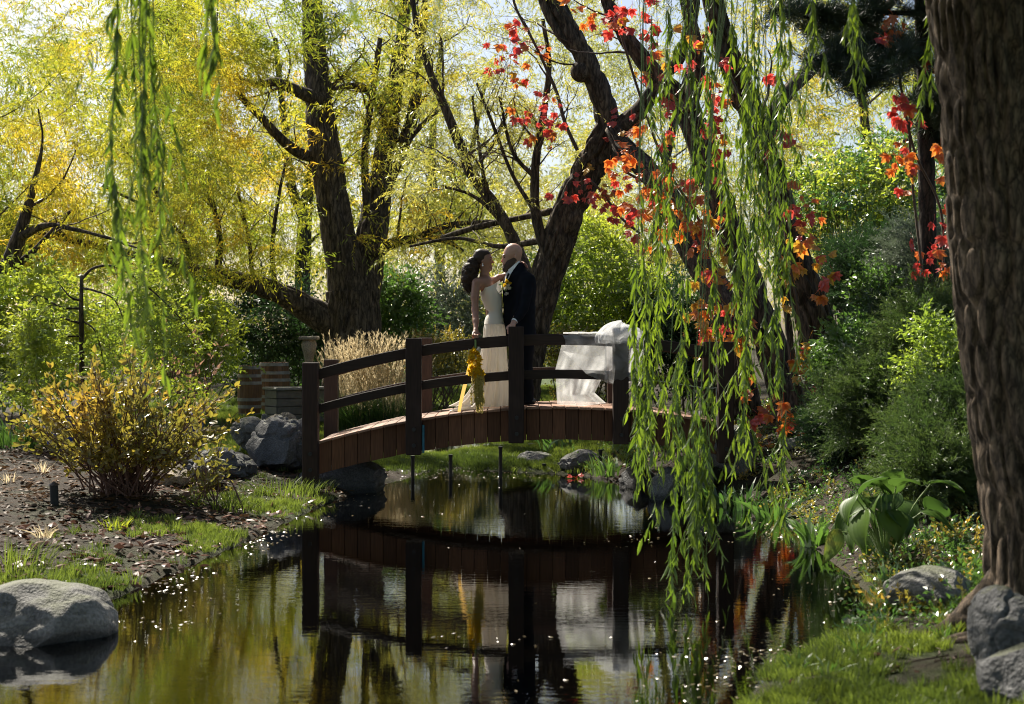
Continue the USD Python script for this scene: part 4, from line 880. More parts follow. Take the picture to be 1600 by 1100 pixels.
# amber bush: stems from one foot, single leaves
def bush(label, foot, n_stem, cx, cy, rx, ry, d, rd, seed, mt, leaf, per, name='amber_bush'):
    r = np.random.RandomState(seed); b = P(*foot); b[2] = float(H(b[0], b[1])) - .04
    t = thing(name, label, 'bush', b); sm = MB(); B, D = [], []
    for k in range(n_stem):
        a = r.uniform(0, 2*np.pi); rho = math.sqrt(r.rand())
        e = P(cx + rx*rho*math.cos(a), cy + ry*rho*math.sin(a)*(1 if math.sin(a) < 0 else .7), d) + [0, r.uniform(-rd, rd), 0]
        b0 = b + r.normal(0, 1, 3)*[.13, .10, 0]; m = (b0*.55 + e*.45) + [0, 0, .05] + r.normal(0, .05, 3)
        q = spline([b0, m, e], 16); sm.add(*tube(q, np.linspace(.009, .0025, 16), 4, cap=False))
        for _ in range(3):
            i = r.randint(6, 14); dd = unit(unit(q[i+1]-q[i]) + r.normal(0, .55, 3)); w = q[i] + dd*np.linspace(0, r.uniform(.15, .4), 7)[:, None]
            sm.add(*tube(w, np.linspace(.004, .0016, 7), 3, cap=False))
            j = r.randint(1, 7, int(per*.7)); B.append(w[j]); D.append(unit(dd + r.normal(0, .7, (len(j), 3))))
        j = r.choice(np.arange(7, 16), int(per)); B.append(q[j] + r.normal(0, .02, (len(j), 3))); D.append(unit(unit(q[-1]-q[8]) + r.normal(0, .7, (len(j), 3))))
    B, D = np.vstack(B), np.vstack(D); n = len(B)
    part(t, 'stems', sm.get(), M_twig_red)
    LL = leaf*r.uniform(.5, 1.25, n)
    part(t, 'leaves', leaves(B, D, unit(np.cross(D, r.normal(size=(n, 3)))), LL, LL*.52, .25, True), mt, kind='stuff')
bush('wide twiggy bush with amber and green leaves on the left bank', (195, 785, 13.3), 120, 205, 640, 175, 95, 13.3, .75, 41, L_bush, .075, 13)
bush('small sapling bush with a few amber leaves at the right of the wide bush', (330, 770, 14.2), 7, 345, 690, 40, 70, 14.2, .2, 42, L_bush, .075, 5)
bush('low sprig of yellow leaves between rocks on the left bank', (318, 775, 13.2), 8, 318, 740, 22, 28, 13.2, .15, 43, L_bush, .075, 5)
bush('thin shrub with pinkish leaves in front of the light green shrub', (295, 640, 20), 22, 300, 530, 62, 75, 20, .5, 44, leaf_mat('leaf_pink', [(0, (.35, .2, .12)), (1, (.6, .34, .22))], trans=.5), .09, 4, 'pinkish_shrub')

# weeping sapling left of the bush
ws = thing('weeping_sapling', 'small weeping tree with a straight dark stem and dangling leaves at the left', 'tree', gnd(127, 17.5))
WS = limb([(127, 690, 17.5, 8), (128, 560, 17.5, 7), (127, 480, 17.5, 6), (128, 430, 17.5, 4)], 24); part(ws, 'trunk', tube(WS[0], WS[1]*.6, 12, .002, 14, 3), M_bark, True)
wl = [limb(q, 20) for q in ([(128, 470, 17.5, 4), (110, 464, 17.3, 3), (90, 440, 17.2, 2)], [(126, 482, 17.5, 4), (95, 480, 17.4, 3), (60, 462, 17.3, 2), (40, 480, 17.2, 2)], [(126, 505, 17.5, 4), (80, 494, 17.4, 3), (35, 498, 17.3, 2)], [(126, 525, 17.5, 3), (80, 528, 17.4, 2), (30, 538, 17.3, 2)],
       [(128, 436, 17.5, 4), (148, 418, 17.5, 3), (185, 418, 17.5, 3), (235, 452, 17.5, 2), (275, 490, 17.5, 2), (300, 520, 17.5, 1)], [(128, 450, 17.5, 4), (150, 455, 17.4, 3), (180, 470, 17.3, 2), (200, 520, 17.2, 2)], [(127, 500, 17.5, 3), (150, 520, 17.4, 2), (165, 580, 17.3, 2)])]
wl = [(a, np.linspace(b[0]*.6, .004, len(b))) for a, b in wl]
for l in wl: part(ws, 'branch', tube(*l, 6), M_bark, True)
tw, tipsw = twigs(wl, 5, .6, 55, 2, droop=.8, up=-.2); part(ws, 'twigs', tw, M_twig, kind='stuff')
scatter(ws + '/crown', B_SPRAY_L, L_lime, tipsw[::2], 56, .5, .9, kind='stuff')

# ------------------------------------------------------------------ feathery plume grass
def blades(base, n, h, spread, seed, w=.006, lean=.5, seg=5):
    r = np.random.RandomState(seed); v, f = [], []
    az = r.uniform(0, 2*np.pi, n); l = h*r.uniform(.6, 1.1, n); ln = lean*r.uniform(.15, 1, n)
    b = base + np.stack([np.cos(az), np.sin(az), 0*az], 1)*(spread*np.sqrt(r.rand(n)))[:, None]
    o = np.stack([np.cos(az + r.normal(0, .5, n)), np.sin(az + r.normal(0, .5, n)), 0*az], 1)
    t = np.linspace(0, 1, seg)
    c = b[:, None] + o[:, None]*(ln*l)[:, None, None]*(t**2)[None, :, None] + np.array([0, 0, 1.0])*l[:, None, None]*(t*(1-.28*ln[:, None]*t))[..., None]
    sd = unit(np.cross(o, r.normal(size=(n, 3)))); ww = (w*(1-t**2)+.0008)[None, :, None]
    V = np.stack([c - sd[:, None]*ww, c + sd[:, None]*ww], 2).reshape(n, seg*2, 3)
    k = np.arange(seg-1); F = np.vstack([np.stack([2*k, 2*k+1, 2*k+3], 1), np.stack([2*k, 2*k+3, 2*k+2], 1)])
    return V.reshape(-1, 3), (F[None] + (np.arange(n)*seg*2)[:, None, None]).reshape(-1, 3), c[:, -1], unit(c[:, -1]-c[:, -2])
pgb = P(556, 640, 23.6); pgb[2] = float(H(pgb[0], pgb[1]))
pg_ = thing('plume_grass', 'large clump of ornamental grass with straw coloured plumes before the forked willow', 'ornamental grass', pgb)
mbg = MB(); mbp = MB(); r = np.random.RandomState(3)
for k in range(10):
    o = pgb + r.normal(0, 1, 3)*[.42, .28, 0]
    v, f, _, _ = blades(o, 260, .78, .22, 300 + k, .008, .75); mbg.add(v, f)
    v, f, tip, td = blades(o, 64, 1.62, .2, 340 + k, .004, .32); mbp.add(v, f)
    n = len(tip); m = 16; tt = r.rand(n, m); Bp = (tip[:, None] - td[:, None]*(tt*.30)[..., None]).reshape(-1, 3)
    Dp = unit(np.repeat(td, m, 0) + r.normal(0, .28, (n*m, 3))); mbp.add(*leaves(Bp, Dp, unit(np.cross(Dp, r.normal(size=Dp.shape))), .075, .013))
part(pg_, 'blades', mbg.get(), L_sedge, kind='stuff'); part(pg_, 'plumes', mbp.get(), L_plume, kind='stuff')

# strap leaved clumps at the water and on the banks
def clump(name, label, px, py, d, n, h, spread, w, mt, seed, lean=.7, cat='plant', group=None):
    b = P(px, py, d); b[2] = float(H(b[0], b[1])) - .02
    v, f, _, _ = blades(b, n, h, spread, seed, w, lean, 6)
    return solo(name, (v, f), mt, label, cat, group, kind='stuff' if name == 'waterside_plant' else None)
clump('strap_plant', 'green strap leaved plant at the left edge on the bank', 25, 690, 17.5, 150, .42, .35, .016, L_green, 401)
clump('dry_grass_tuft', 'small dry yellow grass tuft on the soil left of the wide bush', 68, 738, 14.2, 30, .16, .06, .005, L_plume, 402, .6, 'grass tuft')
clump('dry_grass_tuft', 'straw tuft near the left edge on the soil', 15, 750, 13.6, 26, .12, .06, .004, L_plume, 403, .8, 'grass tuft')
clump('dry_grass_tuft', 'yellow green fan shaped tuft on the soil below the wide bush', 178, 812, 11.6, 46, .12, .14, .008, L_yg, 404, .9, 'grass tuft')
clump('dry_grass_tuft', 'brown spiky tuft on the left bank above the corner boulder', 70, 838, 10.9, 40, .13, .07, .005, L_plume, 405, .9, 'grass tuft')
for k, (px, py, d, n, h, sp, lab) in enumerate([(440, 785, 14.6, 240, .17, .42, 'fine green grass clump on the left shore before the big angular boulder'), (350, 810, 13.2, 200, .15, .36, 'fine green grass clump lower down the left shore'), (490, 775, 15.2, 110, .13, .25, 'small grass clump beside the slab under the bridge'), (15, 900, 9.8, 170, .24, .28, 'bright green grass clump behind the corner boulder')]):
    clump('grass_clump', lab, px, py, d, n, h, sp, .005, L_grass, 410+k, .8, 'grass clump')
for k, (px, py, d, n, h, sp, lab) in enumerate([(1120, 765, 14.6, 70, .42, .22, 'bright leafy clump at the water under the last bridge post'), (1165, 775, 14.2, 80, .40, .25, 'leafy waterside clump right of the last bridge post'), (960, 745, 17.2, 70, .36, .3, 'leafy clump between the speckled boulder and the dark boulder'),
        (890, 700, 19.5, 80, .34, .45, 'sunlit leafy patch behind the speckled boulder under the bridge'), (1215, 800, 13.4, 70, .42, .2, 'leafy plant under the lowest amber vine leaves at the waterline'), (1275, 840, 11.6, 60, .36, .14, 'dark leafy shoots left of the big leaved plant')]):
    clump('waterside_plant', lab, px, py, d, n//2, h*.8, sp, .028, L_green, 420+k, .95)
clump('rosette_plant', 'small bright green rosette in front of the big leaved plant', 1385, 905, 9.3, 26, .24, .05, .020, L_green, 431, .9)
clump('rosette_plant', 'little green sprout standing in the water near the right shore', 1210, 1012, 7.6, 7, .16, .02, .006, L_green, 432, .4)

# hosta: single big leaves
def big_leaf(base, tip, roll, width, seed, cup=.25):
    r = np.random.RandomState(seed); d = tip-base; L = np.linalg.norm(d); d = d/L
    s = unit(np.cross(d, np.array([0, 0, 1.0]) + r.normal(0, .15, 3))); u = np.cross(s, d)
    s, u = s*math.cos(roll) + u*math.sin(roll), u*math.cos(roll) - s*math.sin(roll)
    t = np.linspace(0, 1, 9); w = width*np.array([.18, .72, .95, 1.0, .93, .76, .52, .24, .0]); a = np.linspace(-1, 1, 15)
    V = base + d*(L*(t - .06*(1-t)))[:, None, None] + s*(w[:, None]*a[None])[..., None] + u*((.10*L*np.sin(np.pi*t))[:, None] - .0 + cup*width*(a[None]**2)*(.4+.6*t[:, None]) + .0045*np.cos(a[None]*22) - .22*L*(t**2.2)[:, None])[..., None]
    n, m = 9, 15; i, j = np.meshgrid(np.arange(n-1), np.arange(m-1), indexing='ij')
    F = np.stack([i*m+j, i*m+j+1, (i+1)*m+j+1, (i+1)*m+j], -1).reshape(-1, 4)
    return MB().add(V.reshape(-1, 3), F).get()
hb = P(1385, 868, 10.2); hb[2] = float(H(hb[0], hb[1]))
L_hosta_y = leaf_mat('hosta_leaf_yellowing', [(0.0, (0.09, 0.14, 0.025)), (1.0, (0.30, 0.27, 0.03))], trans=0.45, gloss=0.04, zscale=9.0, zone=1.0)
ho = thing('hosta', 'big leaved hosta with broad ribbed leaves on the right shore', 'hosta', hb)
hl = [(1330, 752, 1395, 760, .6), (1345, 790, 1300, 845, .2), (1350, 800, 1345, 862, -.3), (1370, 800, 1372, 838, .3), (1385, 770, 1410, 728, .8), (1395, 800, 1420, 832, .4), (1330, 810, 1290, 862, .5), (1335, 775, 1318, 815, -.5), (1360, 780, 1385, 800, .2), (1400, 770, 1390, 790, .6), (1310, 830, 1288, 882, .8),
      (1375, 790, 1350, 770, .3), (1440, 800, 1470, 812, .2), (1455, 755, 1505, 760, .3), (1450, 800, 1480, 790, .7), (1345, 770, 1372, 748, .2), (1380, 815, 1392, 850, -.2)]
hl += [(1360, 785, 1325, 800, .2), (1375, 775, 1360, 815, .1), (1405, 785, 1425, 805, .1), (1390, 800, 1405, 845, 0), (1330, 800, 1310, 850, .1), (1355, 760, 1345, 742, .3), (1400, 760, 1432, 748, .2), (1365, 830, 1352, 868, 0), (1345, 815, 1325, 860, .1)]
for k, (x0, y0, x1, y1, ro) in enumerate(hl):
    dd = 10.2 + .28*math.sin(k*2.4) - (.15 if k in (1, 2, 6, 10) else 0)
    b, e = P(x0, y0, dd), P(x1, y1, dd - .08 - .05*(k % 3))
    L = np.linalg.norm(e-b); e = b + (e-b)*max(1, .24/L)
    q = part(ho, 'leaf', big_leaf(b, e, ro*1.2 - .3, (.078 + .018*(k % 3))*(.68 if k == 10 else 1), k), L_hosta_y if k in (10, 11) else L_hosta, True, label='yellowing leaf' if k in (10, 11) else None)
    part(ho, 'stalk', tube(spline([hb + [0, 0, -.03], hb*.45 + b*.55 + [0, 0, .06], b], 8), np.linspace(.008, .005, 8), 5), M_stalk)

# ------------------------------------------------------------------ climbing vines with autumn leaves
def palm_leaf(c, size, normal, droop_dir, seed):
    """Five leaflets spread from one point."""
    r = np.random.RandomState(seed); n = unit(normal); a = unit(droop_dir - n*np.dot(droop_dir, n)); b = np.cross(n, a); mb = MB()
    for ang, s in ((-1.25, .62), (-.62, .88), (0, 1.0), (.62, .88), (1.25, .62)):
        d = unit(a*math.cos(ang) + b*math.sin(ang) + n*r.uniform(-.35, .1)); sd = unit(np.cross(n, d) + r.normal(0, .15, 3))
        mb.add(*leaves(c[None], d[None], sd[None], size*s, size*s*r.uniform(.5, .68), r.uniform(.1, .75), True))
    e = c - a*size*r.uniform(.5, 1.1) - n*size*.3 + r.normal(0, size*.15, 3)
    return mb.add(*tube(spline([c, (c+e)/2 + n*size*.12, e], 5), .0022, 3, cap=False)).get()
def vine(label, d, clusters, stems, seed, size):
    r = np.random.RandomState(seed); ms = {'r': L_red, 'o': L_orange, 'y': L_yellow}
    t = thing('creeper_vine', label, 'vine', P(stems[0][0][0], stems[0][0][1], stems[0][0][2]))
    for s in stems: part(t, 'stem', tube(*limb(s, 24), 5), M_twig)
    for px, py, c in clusters:
        for k in range(r.randint(3, 7)):
            p = P(px + r.normal(0, 11), py + r.normal(0, 13), d + r.uniform(-.25, .25))
            nrm = unit(np.array([r.normal(0, .6), -1, r.normal(.2, .5)])); col = c if r.rand() < .8 else r.choice(['r', 'o', 'y'], p=[.3, .5, .2])
            part(t, 'leaf', palm_leaf(p, size*r.uniform(.45, 1.1), nrm, np.array([r.normal(0, .5), 0, -1.0]), r.randint(1e6)), ms[col])
S = lambda d, *q: [(x, y, d, 2.2) for x, y in q]
vine('red creeper hanging from the leaning tree behind the groom', 19.7, [(x, y, c) for x, y, c in [(808, 35, 'r'), (815, 72, 'r'), (832, 88, 'o'), (795, 92, 'r'), (812, 118, 'r'), (822, 172, 'r'), (814, 192, 'r'), (842, 84, 'o'), (858, 152, 'r'), (862, 182, 'r'), (850, 213, 'o'), (862, 200, 'r'), (884, 288, 'r'), (897, 300, 'r'),
     (924, 313, 'r'), (936, 300, 'r'), (944, 324, 'r'), (958, 182, 'r'), (930, 275, 'y'), (962, 338, 'r'), (985, 362, 'r'), (1002, 370, 'o'), (955, 300, 'o'), (768, 70, 'r'), (776, 100, 'r'), (808, 130, 'o')]], [S(19.75, (902, 235), (882, 190), (868, 140), (836, 70), (805, 10), (800, -30)), S(19.75, (920, 280), (940, 300), (970, 340), (1000, 365))], 501, .13)
vine('orange creeper climbing the long trunk behind the hanging willow', 17.3, [(x, y, c) for x, y, c in [(960, 20, 'r'), (985, 25, 'r'), (938, 28, 'o'), (950, 42, 'r'), (908, 16, 'o'), (1005, 30, 'r'), (1022, 24, 'r'), (1076, 92, 'r'), (1094, 58, 'r'), (1042, 88, 'o'), (1066, 38, 'y'), (990, 215, 'o'), (1000, 205, 'o'), (972, 252, 'o'), (986, 290, 'o'),
     (1015, 265, 'o'), (1030, 300, 'o'), (1060, 310, 'o'), (1075, 340, 'y'), (1092, 325, 'o'), (1080, 362, 'y'), (1110, 352, 'o'), (1130, 320, 'o'), (1055, 270, 'r'), (1040, 226, 'r'), (1012, 320, 'y'), (972, 310, 'o'), (1100, 420, 'y'), (1085, 503, 'y'), (1100, 515, 'y'), (1126, 500, 'r'), (1105, 540, 'y'), (1030, 60, 'r'), (1010, 100, 'r'), (1045, 150, 'r')]], [S(17.4, (1150, 560), (1120, 430), (1090, 340), (1040, 260), (1000, 150), (960, 20))], 502, .14)
vine('creeper with red to yellow leaves on the thick leaning trunk of the right bank', 15.9, [(x, y, c) for x, y, c in [(1105, 130, 'r'), (1116, 140, 'r'), (1120, 162, 'r'), (1108, 182, 'r'), (1100, 150, 'r'), (1115, 204, 'r'), (1124, 230, 'r'), (1135, 90, 'r'), (1200, 125, 'r'), (1222, 236, 'r'), (1232, 220, 'r'), (1240, 290, 'o'), (1242, 320, 'r'), (1252, 345, 'r'),
     (1266, 330, 'o'), (1240, 374, 'y'), (1266, 380, 'o'), (1240, 420, 'y'), (1285, 408, 'y'), (1300, 438, 'r'), (1285, 462, 'o'), (1222, 470, 'y'), (1230, 440, 'y'), (1250, 545, 'y'), (1262, 575, 'y'), (1246, 570, 'y'), (1225, 652, 'o'), (1236, 662, 'o'), (1214, 690, 'o'), (1190, 670, 'o'), (1285, 612, 'r'), (1302, 630, 'o'), (1312, 652, 'o'), (1322, 672, 'r'), (1200, 702, 'o'), (1250, 690, 'o'), (1230, 722, 'o'), (1130, 260, 'r')]],
     [S(16.0, (1290, 640), (1255, 520), (1235, 420), (1215, 300), (1170, 190), (1130, 90)), S(15.9, (1250, 640), (1235, 680), (1225, 730))], 503, .135)
vine('creeper with red leaves winding down the slim pine', 13.7, [(x, y, c) for x, y, c in [(1395, 50, 'o'), (1404, 40, 'o'), (1384, 56, 'r'), (1466, 98, 'r'), (1402, 154, 'r'), (1414, 164, 'r'), (1416, 188, 'r'), (1405, 232, 'o'), (1420, 236, 'o'), (1400, 250, 'o'), (1420, 284, 'r'), (1476, 256, 'o'), (1484, 266, 'o'), (1480, 326, 'r'), (1476, 346, 'r'), (1474, 396, 'r'), (1434, 404, 'r'), (1474, 408, 'o')]],
     [S(13.8, (1474, 460), (1470, 330), (1430, 240), (1410, 150), (1395, 40)), S(13.8, (1440, 420), (1425, 280), (1420, 190))], 504, .12)

vine('gold and amber creeper spilling between the two leaning trunks behind the right bridge end', 17.0, [(x, y, c) for x, y, c in [(1008, 285, 'o'), (1022, 312, 'o'), (1038, 330, 'o'), (1052, 295, 'o'), (1066, 322, 'y'), (1078, 300, 'o'), (1090, 290, 'o'), (1098, 345, 'y'), (1085, 380, 'o'), (1062, 352, 'o'), (1046, 362, 'y'), (1030, 350, 'o'), (1105, 372, 'o'),
     (1118, 400, 'y'), (1128, 430, 'y'), (1140, 450, 'o'), (1112, 445, 'y'), (1130, 480, 'y'), (1092, 470, 'y'), (1108, 490, 'o'), (1120, 530, 'y'), (975, 275, 'o'), (962, 262, 'o'), (1005, 330, 'o'), (990, 330, 'r'), (1145, 505, 'o'), (1160, 540, 'y'), (1180, 600, 'o'), (1205, 640, 'o')]], [S(17.05, (1160, 600), (1140, 500), (1100, 400), (1060, 320), (980, 270))], 505, .14)
shrub('shrub', 'olive leafy shrub with sun flecks on the slope right of the thick leaning trunk', 1345, 575, 55, 60, 14.9, .5, 240, B_SPRAY, L_green, 240, .8, 1.2)
shrub('shrub', 'loose yellow green leafy shrub against the near trunk above the low juniper', 1478, 600, 60, 90, 12.6, .4, 220, B_SPRAY, L_lime, 241, .6, 1.0)
shrub('shrub', 'sparse olive shrub above the junipers below the slim pine', 1400, 480, 70, 50, 15.6, .5, 200, B_SPRAY, L_green, 242, .8, 1.3)

# ------------------------------------------------------------------ the near willow: trunk, limbs overhead, hanging strands
t10 = thing('near_willow', 'massive rough barked willow trunk filling the right edge, with green strands hanging over the pond', 'tree', P(1650, 930, 7.4) * [1, 1, 0] + [0, 0, .3])
A10 = limb([(1668, 1010, 7.4, 165), (1660, 950, 7.4, 132), (1650, 890, 7.4, 108), (1638, 800, 7.4, 97), (1620, 700, 7.4, 95), (1605, 600, 7.4, 93), (1592, 480, 7.4, 93), (1582, 350, 7.4, 94), (1573, 220, 7.4, 95), (1562, 100, 7.4, 96), (1552, 0, 7.4, 97), (1542, -90, 7.4, 99)], 560)
v, f = tube(*A10, 300, .021, 20, 71, along=.20)
part(t10, 'trunk', (v, f), M_bark_near, True)
part(t10, 'limb', tube(*limb([(1542.5, -85, 7.4, 99), (1530, -200, 7.4, 100), (1500, -420, 7.4, 80)], 40), 40, .024, 15, 71), M_bark_near, True)
def ground_root(az, length, r0, seed, c=(2.83, 7.42)):
    r = np.random.RandomState(seed); t = np.linspace(0, 1, 60); az = math.radians(az) + .35*np.sin(t*3 + r.uniform(0, 6))*t
    rho = .20 + length*t; x, y = c[0] + rho*np.cos(az), c[1] + rho*np.sin(az); rad = r0*(1-t)**1.3 + .012
    z = H(x, y) + .34*np.exp(-t*5.5) + rad*.25*np.exp(-t*2) + .02*np.sin(t*11 + seed) - .03*t
    return tube(np.stack([x, y, z], 1), rad, 30, .012, 17, seed)
for k, (az, l, r0) in enumerate([(176, .70, .11), (207, .55, .12), (238, .5, .14), (140, .6, .10), (265, .5, .12)]):
    part(t10, 'root', ground_root(az, l, r0, 80 + k), M_bark_near, True)
LIMB = [spline(q, 40) for q in ([(2.35, 7.4, 4.9), (2.0, 8.6, 5.5), (1.4, 9.8, 5.7), (.6, 10.6, 5.5)], [(2.35, 7.4, 4.6), (2.3, 9.0, 5.2), (2.3, 10.6, 5.4), (1.8, 11.6, 5.2)], [(2.3, 7.3, 4.9), (1.0, 6.9, 5.6), (-.6, 6.6, 5.6), (-2.0, 6.5, 5.0)], [(2.3, 7.3, 5.0), (1.6, 5.2, 5.8), (.3, 3.4, 5.6), (-.8, 2.4, 4.6)])]
for q in LIMB: part(t10, 'limb', tube(q, np.linspace(.12, .025, 40), 16, .01, 10, 73), M_bark_near, True)
def strand(px, ptop, pbot, d, seed, leaf=.115, w=.0125, step=.024, side=5, sway=10, yel=0.0):
    r = np.random.RandomState(seed); a, b = P(px + r.normal(0, sway), ptop, d + r.normal(0, .15)), P(px, pbot, d)
    n = 26; t = np.linspace(0, 1, n)[:, None]; L = np.linalg.norm(b-a)
    q = a + (b-a)*t + np.stack([np.sin(t[:, 0]*r.uniform(3, 7) + r.uniform(0, 6)), np.cos(t[:, 0]*r.uniform(3, 6) + r.uniform(0, 6)), 0*t[:, 0]], 1)*.035*min(L, 2)*t
    st = MB().add(*tube(q, np.linspace(.0038, .0015, n), 4, cap=False)); B, D = [], []
    lines = [q]
    for _ in range(int(side*L*.6)):
        i = r.randint(3, n-4); l = r.uniform(.25, .7); o = unit(np.array([r.normal(), r.normal(), -2.2])); s = np.linspace(0, 1, 9)[:, None]
        w_ = q[i] + o*l*s*.8 + np.array([0, 0, -.35*l])*s**2; lines.append(w_); st.add(*tube(w_, np.linspace(.002, .001, 9), 3, cap=False))
    for l_ in lines:
        ln = np.linalg.norm(np.diff(l_, axis=0), axis=1).sum(); m = int(ln/step); tt = np.sort(r.uniform(.04, 1, m))
        B.append(np.stack([np.interp(tt*(len(l_)-1), np.arange(len(l_)), l_[:, k]) for k in range(3)], 1))
        az = r.uniform(0, 2*np.pi, m); D.append(unit(np.stack([np.cos(az), np.sin(az), 0*az], 1)*r.uniform(.2, .5, m)[:, None] + [0, 0, -1.0]))
    B, D = np.vstack(B), np.vstack(D); m = len(B); LL = leaf*r.uniform(.35, 1.2, m)
    return st, leaves(B, D, unit(np.cross(D, r.normal(size=(m, 3)))), LL, w*LL/leaf*1.15, .28, True)
r = np.random.RandomState(77); Z = []
for n, x0, x1, b0, b1, t0, t1_, d0, d1 in [(5, 1003, 1045, 500, 690, 120, 330, 9.6, 11), (4, 1045, 1105, 690, 880, 380, 600, 9.0, 10.5), (7, 1050, 1118, 860, 950, 520, 700, 8.8, 9.6), (11, 1112, 1232, 340, 640, -60, 60, 9.0, 12), (6, 1225, 1340, 40, 170, -70, -30, 8.8, 11), (4, 1020, 1085, 140, 400, -60, 60, 9.5, 12), (5, 1130, 1235, 580, 740, 250, 480, 9, 11.5), (2, 1195, 1220, 780, 880, 620, 680, 9.2, 10.2), (4, 985, 1010, 600, 780, 380, 480, 9.8, 10.6), (3, 1440, 1460, 30, 80, -60, -50, 9, 9.5)]:
    Z += [(r.uniform(x0, x1), r.uniform(t0, t1_), r.uniform(b0, b1), r.uniform(d0, d1)) for _ in range(n)]
Z += [(r.uniform(168, 248), r.uniform(-90, -40), b, r.uniform(6.2, 6.9)) for b in (300, 400, 460, 520, 590, 250, 350, 605)] + [(r.uniform(318, 350), -80, b, 6.1) for b in (90, 130, 160, 110)] + [(x, -160, b, 2.3) for x, b in ((556, 22), (615, 44), (690, 38), (742, 12), (540, 10))]
used_leaves = 0
for k, (px, pt, pb, d) in enumerate(Z):
    st, lf = strand(px, pt, pb, d, 900 + k, leaf=.125 if d > 5 else .05, w=.0195 if d > 5 else .008, side=3.6 if d > 7 else 2.0, step=.027 if d > 7 else .034)
    if 5 < d < 7.2 and used_leaves < 300:                # the nearest strands: every leaf a piece of its own
        nm = part(t10, 'hanging_strand', st.get(), M_stalk); lv = lf[0].reshape(-1, 8, 3); take = min(len(lv), 300 - used_leaves); used_leaves += take
        near_first = np.argsort(-np.abs(lv[:, 5] - lv[:, 0]).sum(1)); f8 = lf[1][:8]
        for q in near_first[:take]: part(nm, 'leaf', (lv[q], f8), L_strand)
        if take < len(lv): part(nm, 'leaves', (lv[near_first[take:]].reshape(-1, 3), (f8[None] + 8*np.arange(len(lv) - take)[:, None, None]).reshape(-1, 3)), L_strand, kind='stuff')
    else:
        nm = part(t10, 'hanging_strand', lf, L_strand, kind='stuff'); part(nm, 'stem', st.get(), M_stalk)
    if pt > 0:                                          # the bare twig it hangs by
        a = P(px, pt, d); lm = min((q[np.argmin(np.linalg.norm(q[:, :2]-a[:2], axis=1))] for q in LIMB), key=lambda e: np.linalg.norm(e[:2]-a[:2]))
        part(nm, 'twig', tube(spline([lm, (lm*.3+a*.7) + [0, 0, .9], a], 14), np.linspace(.0035, .0018, 14), 4, cap=False), M_stalk)
pc = np.random.RandomState(5)
crown_pts = np.vstack([q[pc.randint(8, 40, 70)] + pc.normal(0, [.55, .55, .3], (70, 3)) + [0, 0, .35] for q in LIMB] + [np.stack([pc.uniform(-9, 9, 2400), pc.uniform(-11, 9.0, 2400), pc.uniform(4.8, 10, 2400)], 1)])
_d = np.stack([pc.uniform(-5, 2.5, 1500), pc.uniform(11.5, 18.5, 1500), pc.uniform(5.6, 9, 1500)], 1); _d = _d[meshkit.fbm(_d*.7, 2, 5) > .53][:300]
crown_pts = np.vstack([crown_pts, _d])
crown_pts = crown_pts[(np.random.RandomState(2).rand(len(crown_pts)) < sun_windows(crown_pts)) & (crown_pts[:, 2] > 1.7 + .2376*np.maximum(crown_pts[:, 1], 0) + 2.0)]
scatter(t10 + '/crown', W_HANG, L_strand, crown_pts, 78, .9, 1.6, kind='stuff')

# ------------------------------------------------------------------ ground cover
rg = np.random.RandomState(12)
def on_ground(n, x0, x1, y0, y1, want, seed, power=1.0):
    r = np.random.RandomState(seed); x, y = r.uniform(x0, x1, n), r.uniform(y0, y1, n)
    h = H(x, y); l = lawn_at(x, y)
    if want == 'patch': l = l*np.clip((meshkit.fbm(np.stack([x, y, 0*x], 1)*2.2, 3, 77) - .36)*5, .04, 1); want = 'lawn'
    k = (h > .005) & (r.rand(n) < (l if want == 'lawn' else 1-l if want == 'soil' else 1))
    return np.stack([x, y, h], 1)[k]
T_GRASS = []
for s in range(4):
    v, f, _, _ = blades(np.zeros(3), 34, .085, .07, 600+s, .0035, .6, 4); T_GRASS.append(trimesh.Trimesh(v, f, process=False))
gp = np.vstack([on_ground(15000, -7, 2.0, 17.2, 26, 'lawn', 1), on_ground(9000, -9, 2, 26, 36, 'lawn', 2), on_ground(14000, .5, 4.2, 4.6, 9.8, 'patch', 3), on_ground(6000, -4.6, -1.6, 9, 17.5, 'lawn', 4)])
sx, sy = rg.uniform(-2.2, .5, 3500), rg.uniform(18.2, 24.6, 3500); sh = H(sx, sy); gp = np.vstack([gp, np.stack([sx, sy, sh], 1)[(sh > -.03) & (sh < .3)]])
pi = scatter('/World/grass', T_GRASS, L_grass, gp, 601, .45, 1.0, .2, kind='stuff'); tag(pi.GetPrim(), 'short green lawn and shore grass', 'grass')
def flat_leaves(p, seed, size, tilt, lift=.006):
    r = np.random.RandomState(seed); n = len(p); az = r.uniform(0, 2*np.pi, n)
    d = unit(np.stack([np.cos(az), np.sin(az), r.normal(0, tilt, n)], 1)); s = unit(np.cross([0, 0, 1.0] + r.normal(0, tilt, (n, 3)), d)); L = size*r.uniform(.5, 1.4, n)
    return leaves(p + [0, 0, lift], d, s, L, L*r.uniform(.35, .7, n), -.2, True)
lp = np.vstack([on_ground(7000, -6, -1.5, 8.8, 17.5, 'soil', 11), on_ground(1500, 1.2, 6, 9, 18, 'soil', 12), on_ground(1300, .6, 4, 4.6, 9.5, 'lawn', 13), on_ground(900, -6, 1.5, 17, 25, 'all', 14), on_ground(900, .5, 4.5, 17, 23, 'soil', 15)])
solo('fallen_leaves', flat_leaves(lp, 602, .075, .28, .012), L_litter, 'dry brown and pinkish leaves strewn over both banks', 'leaf litter', kind='stuff')
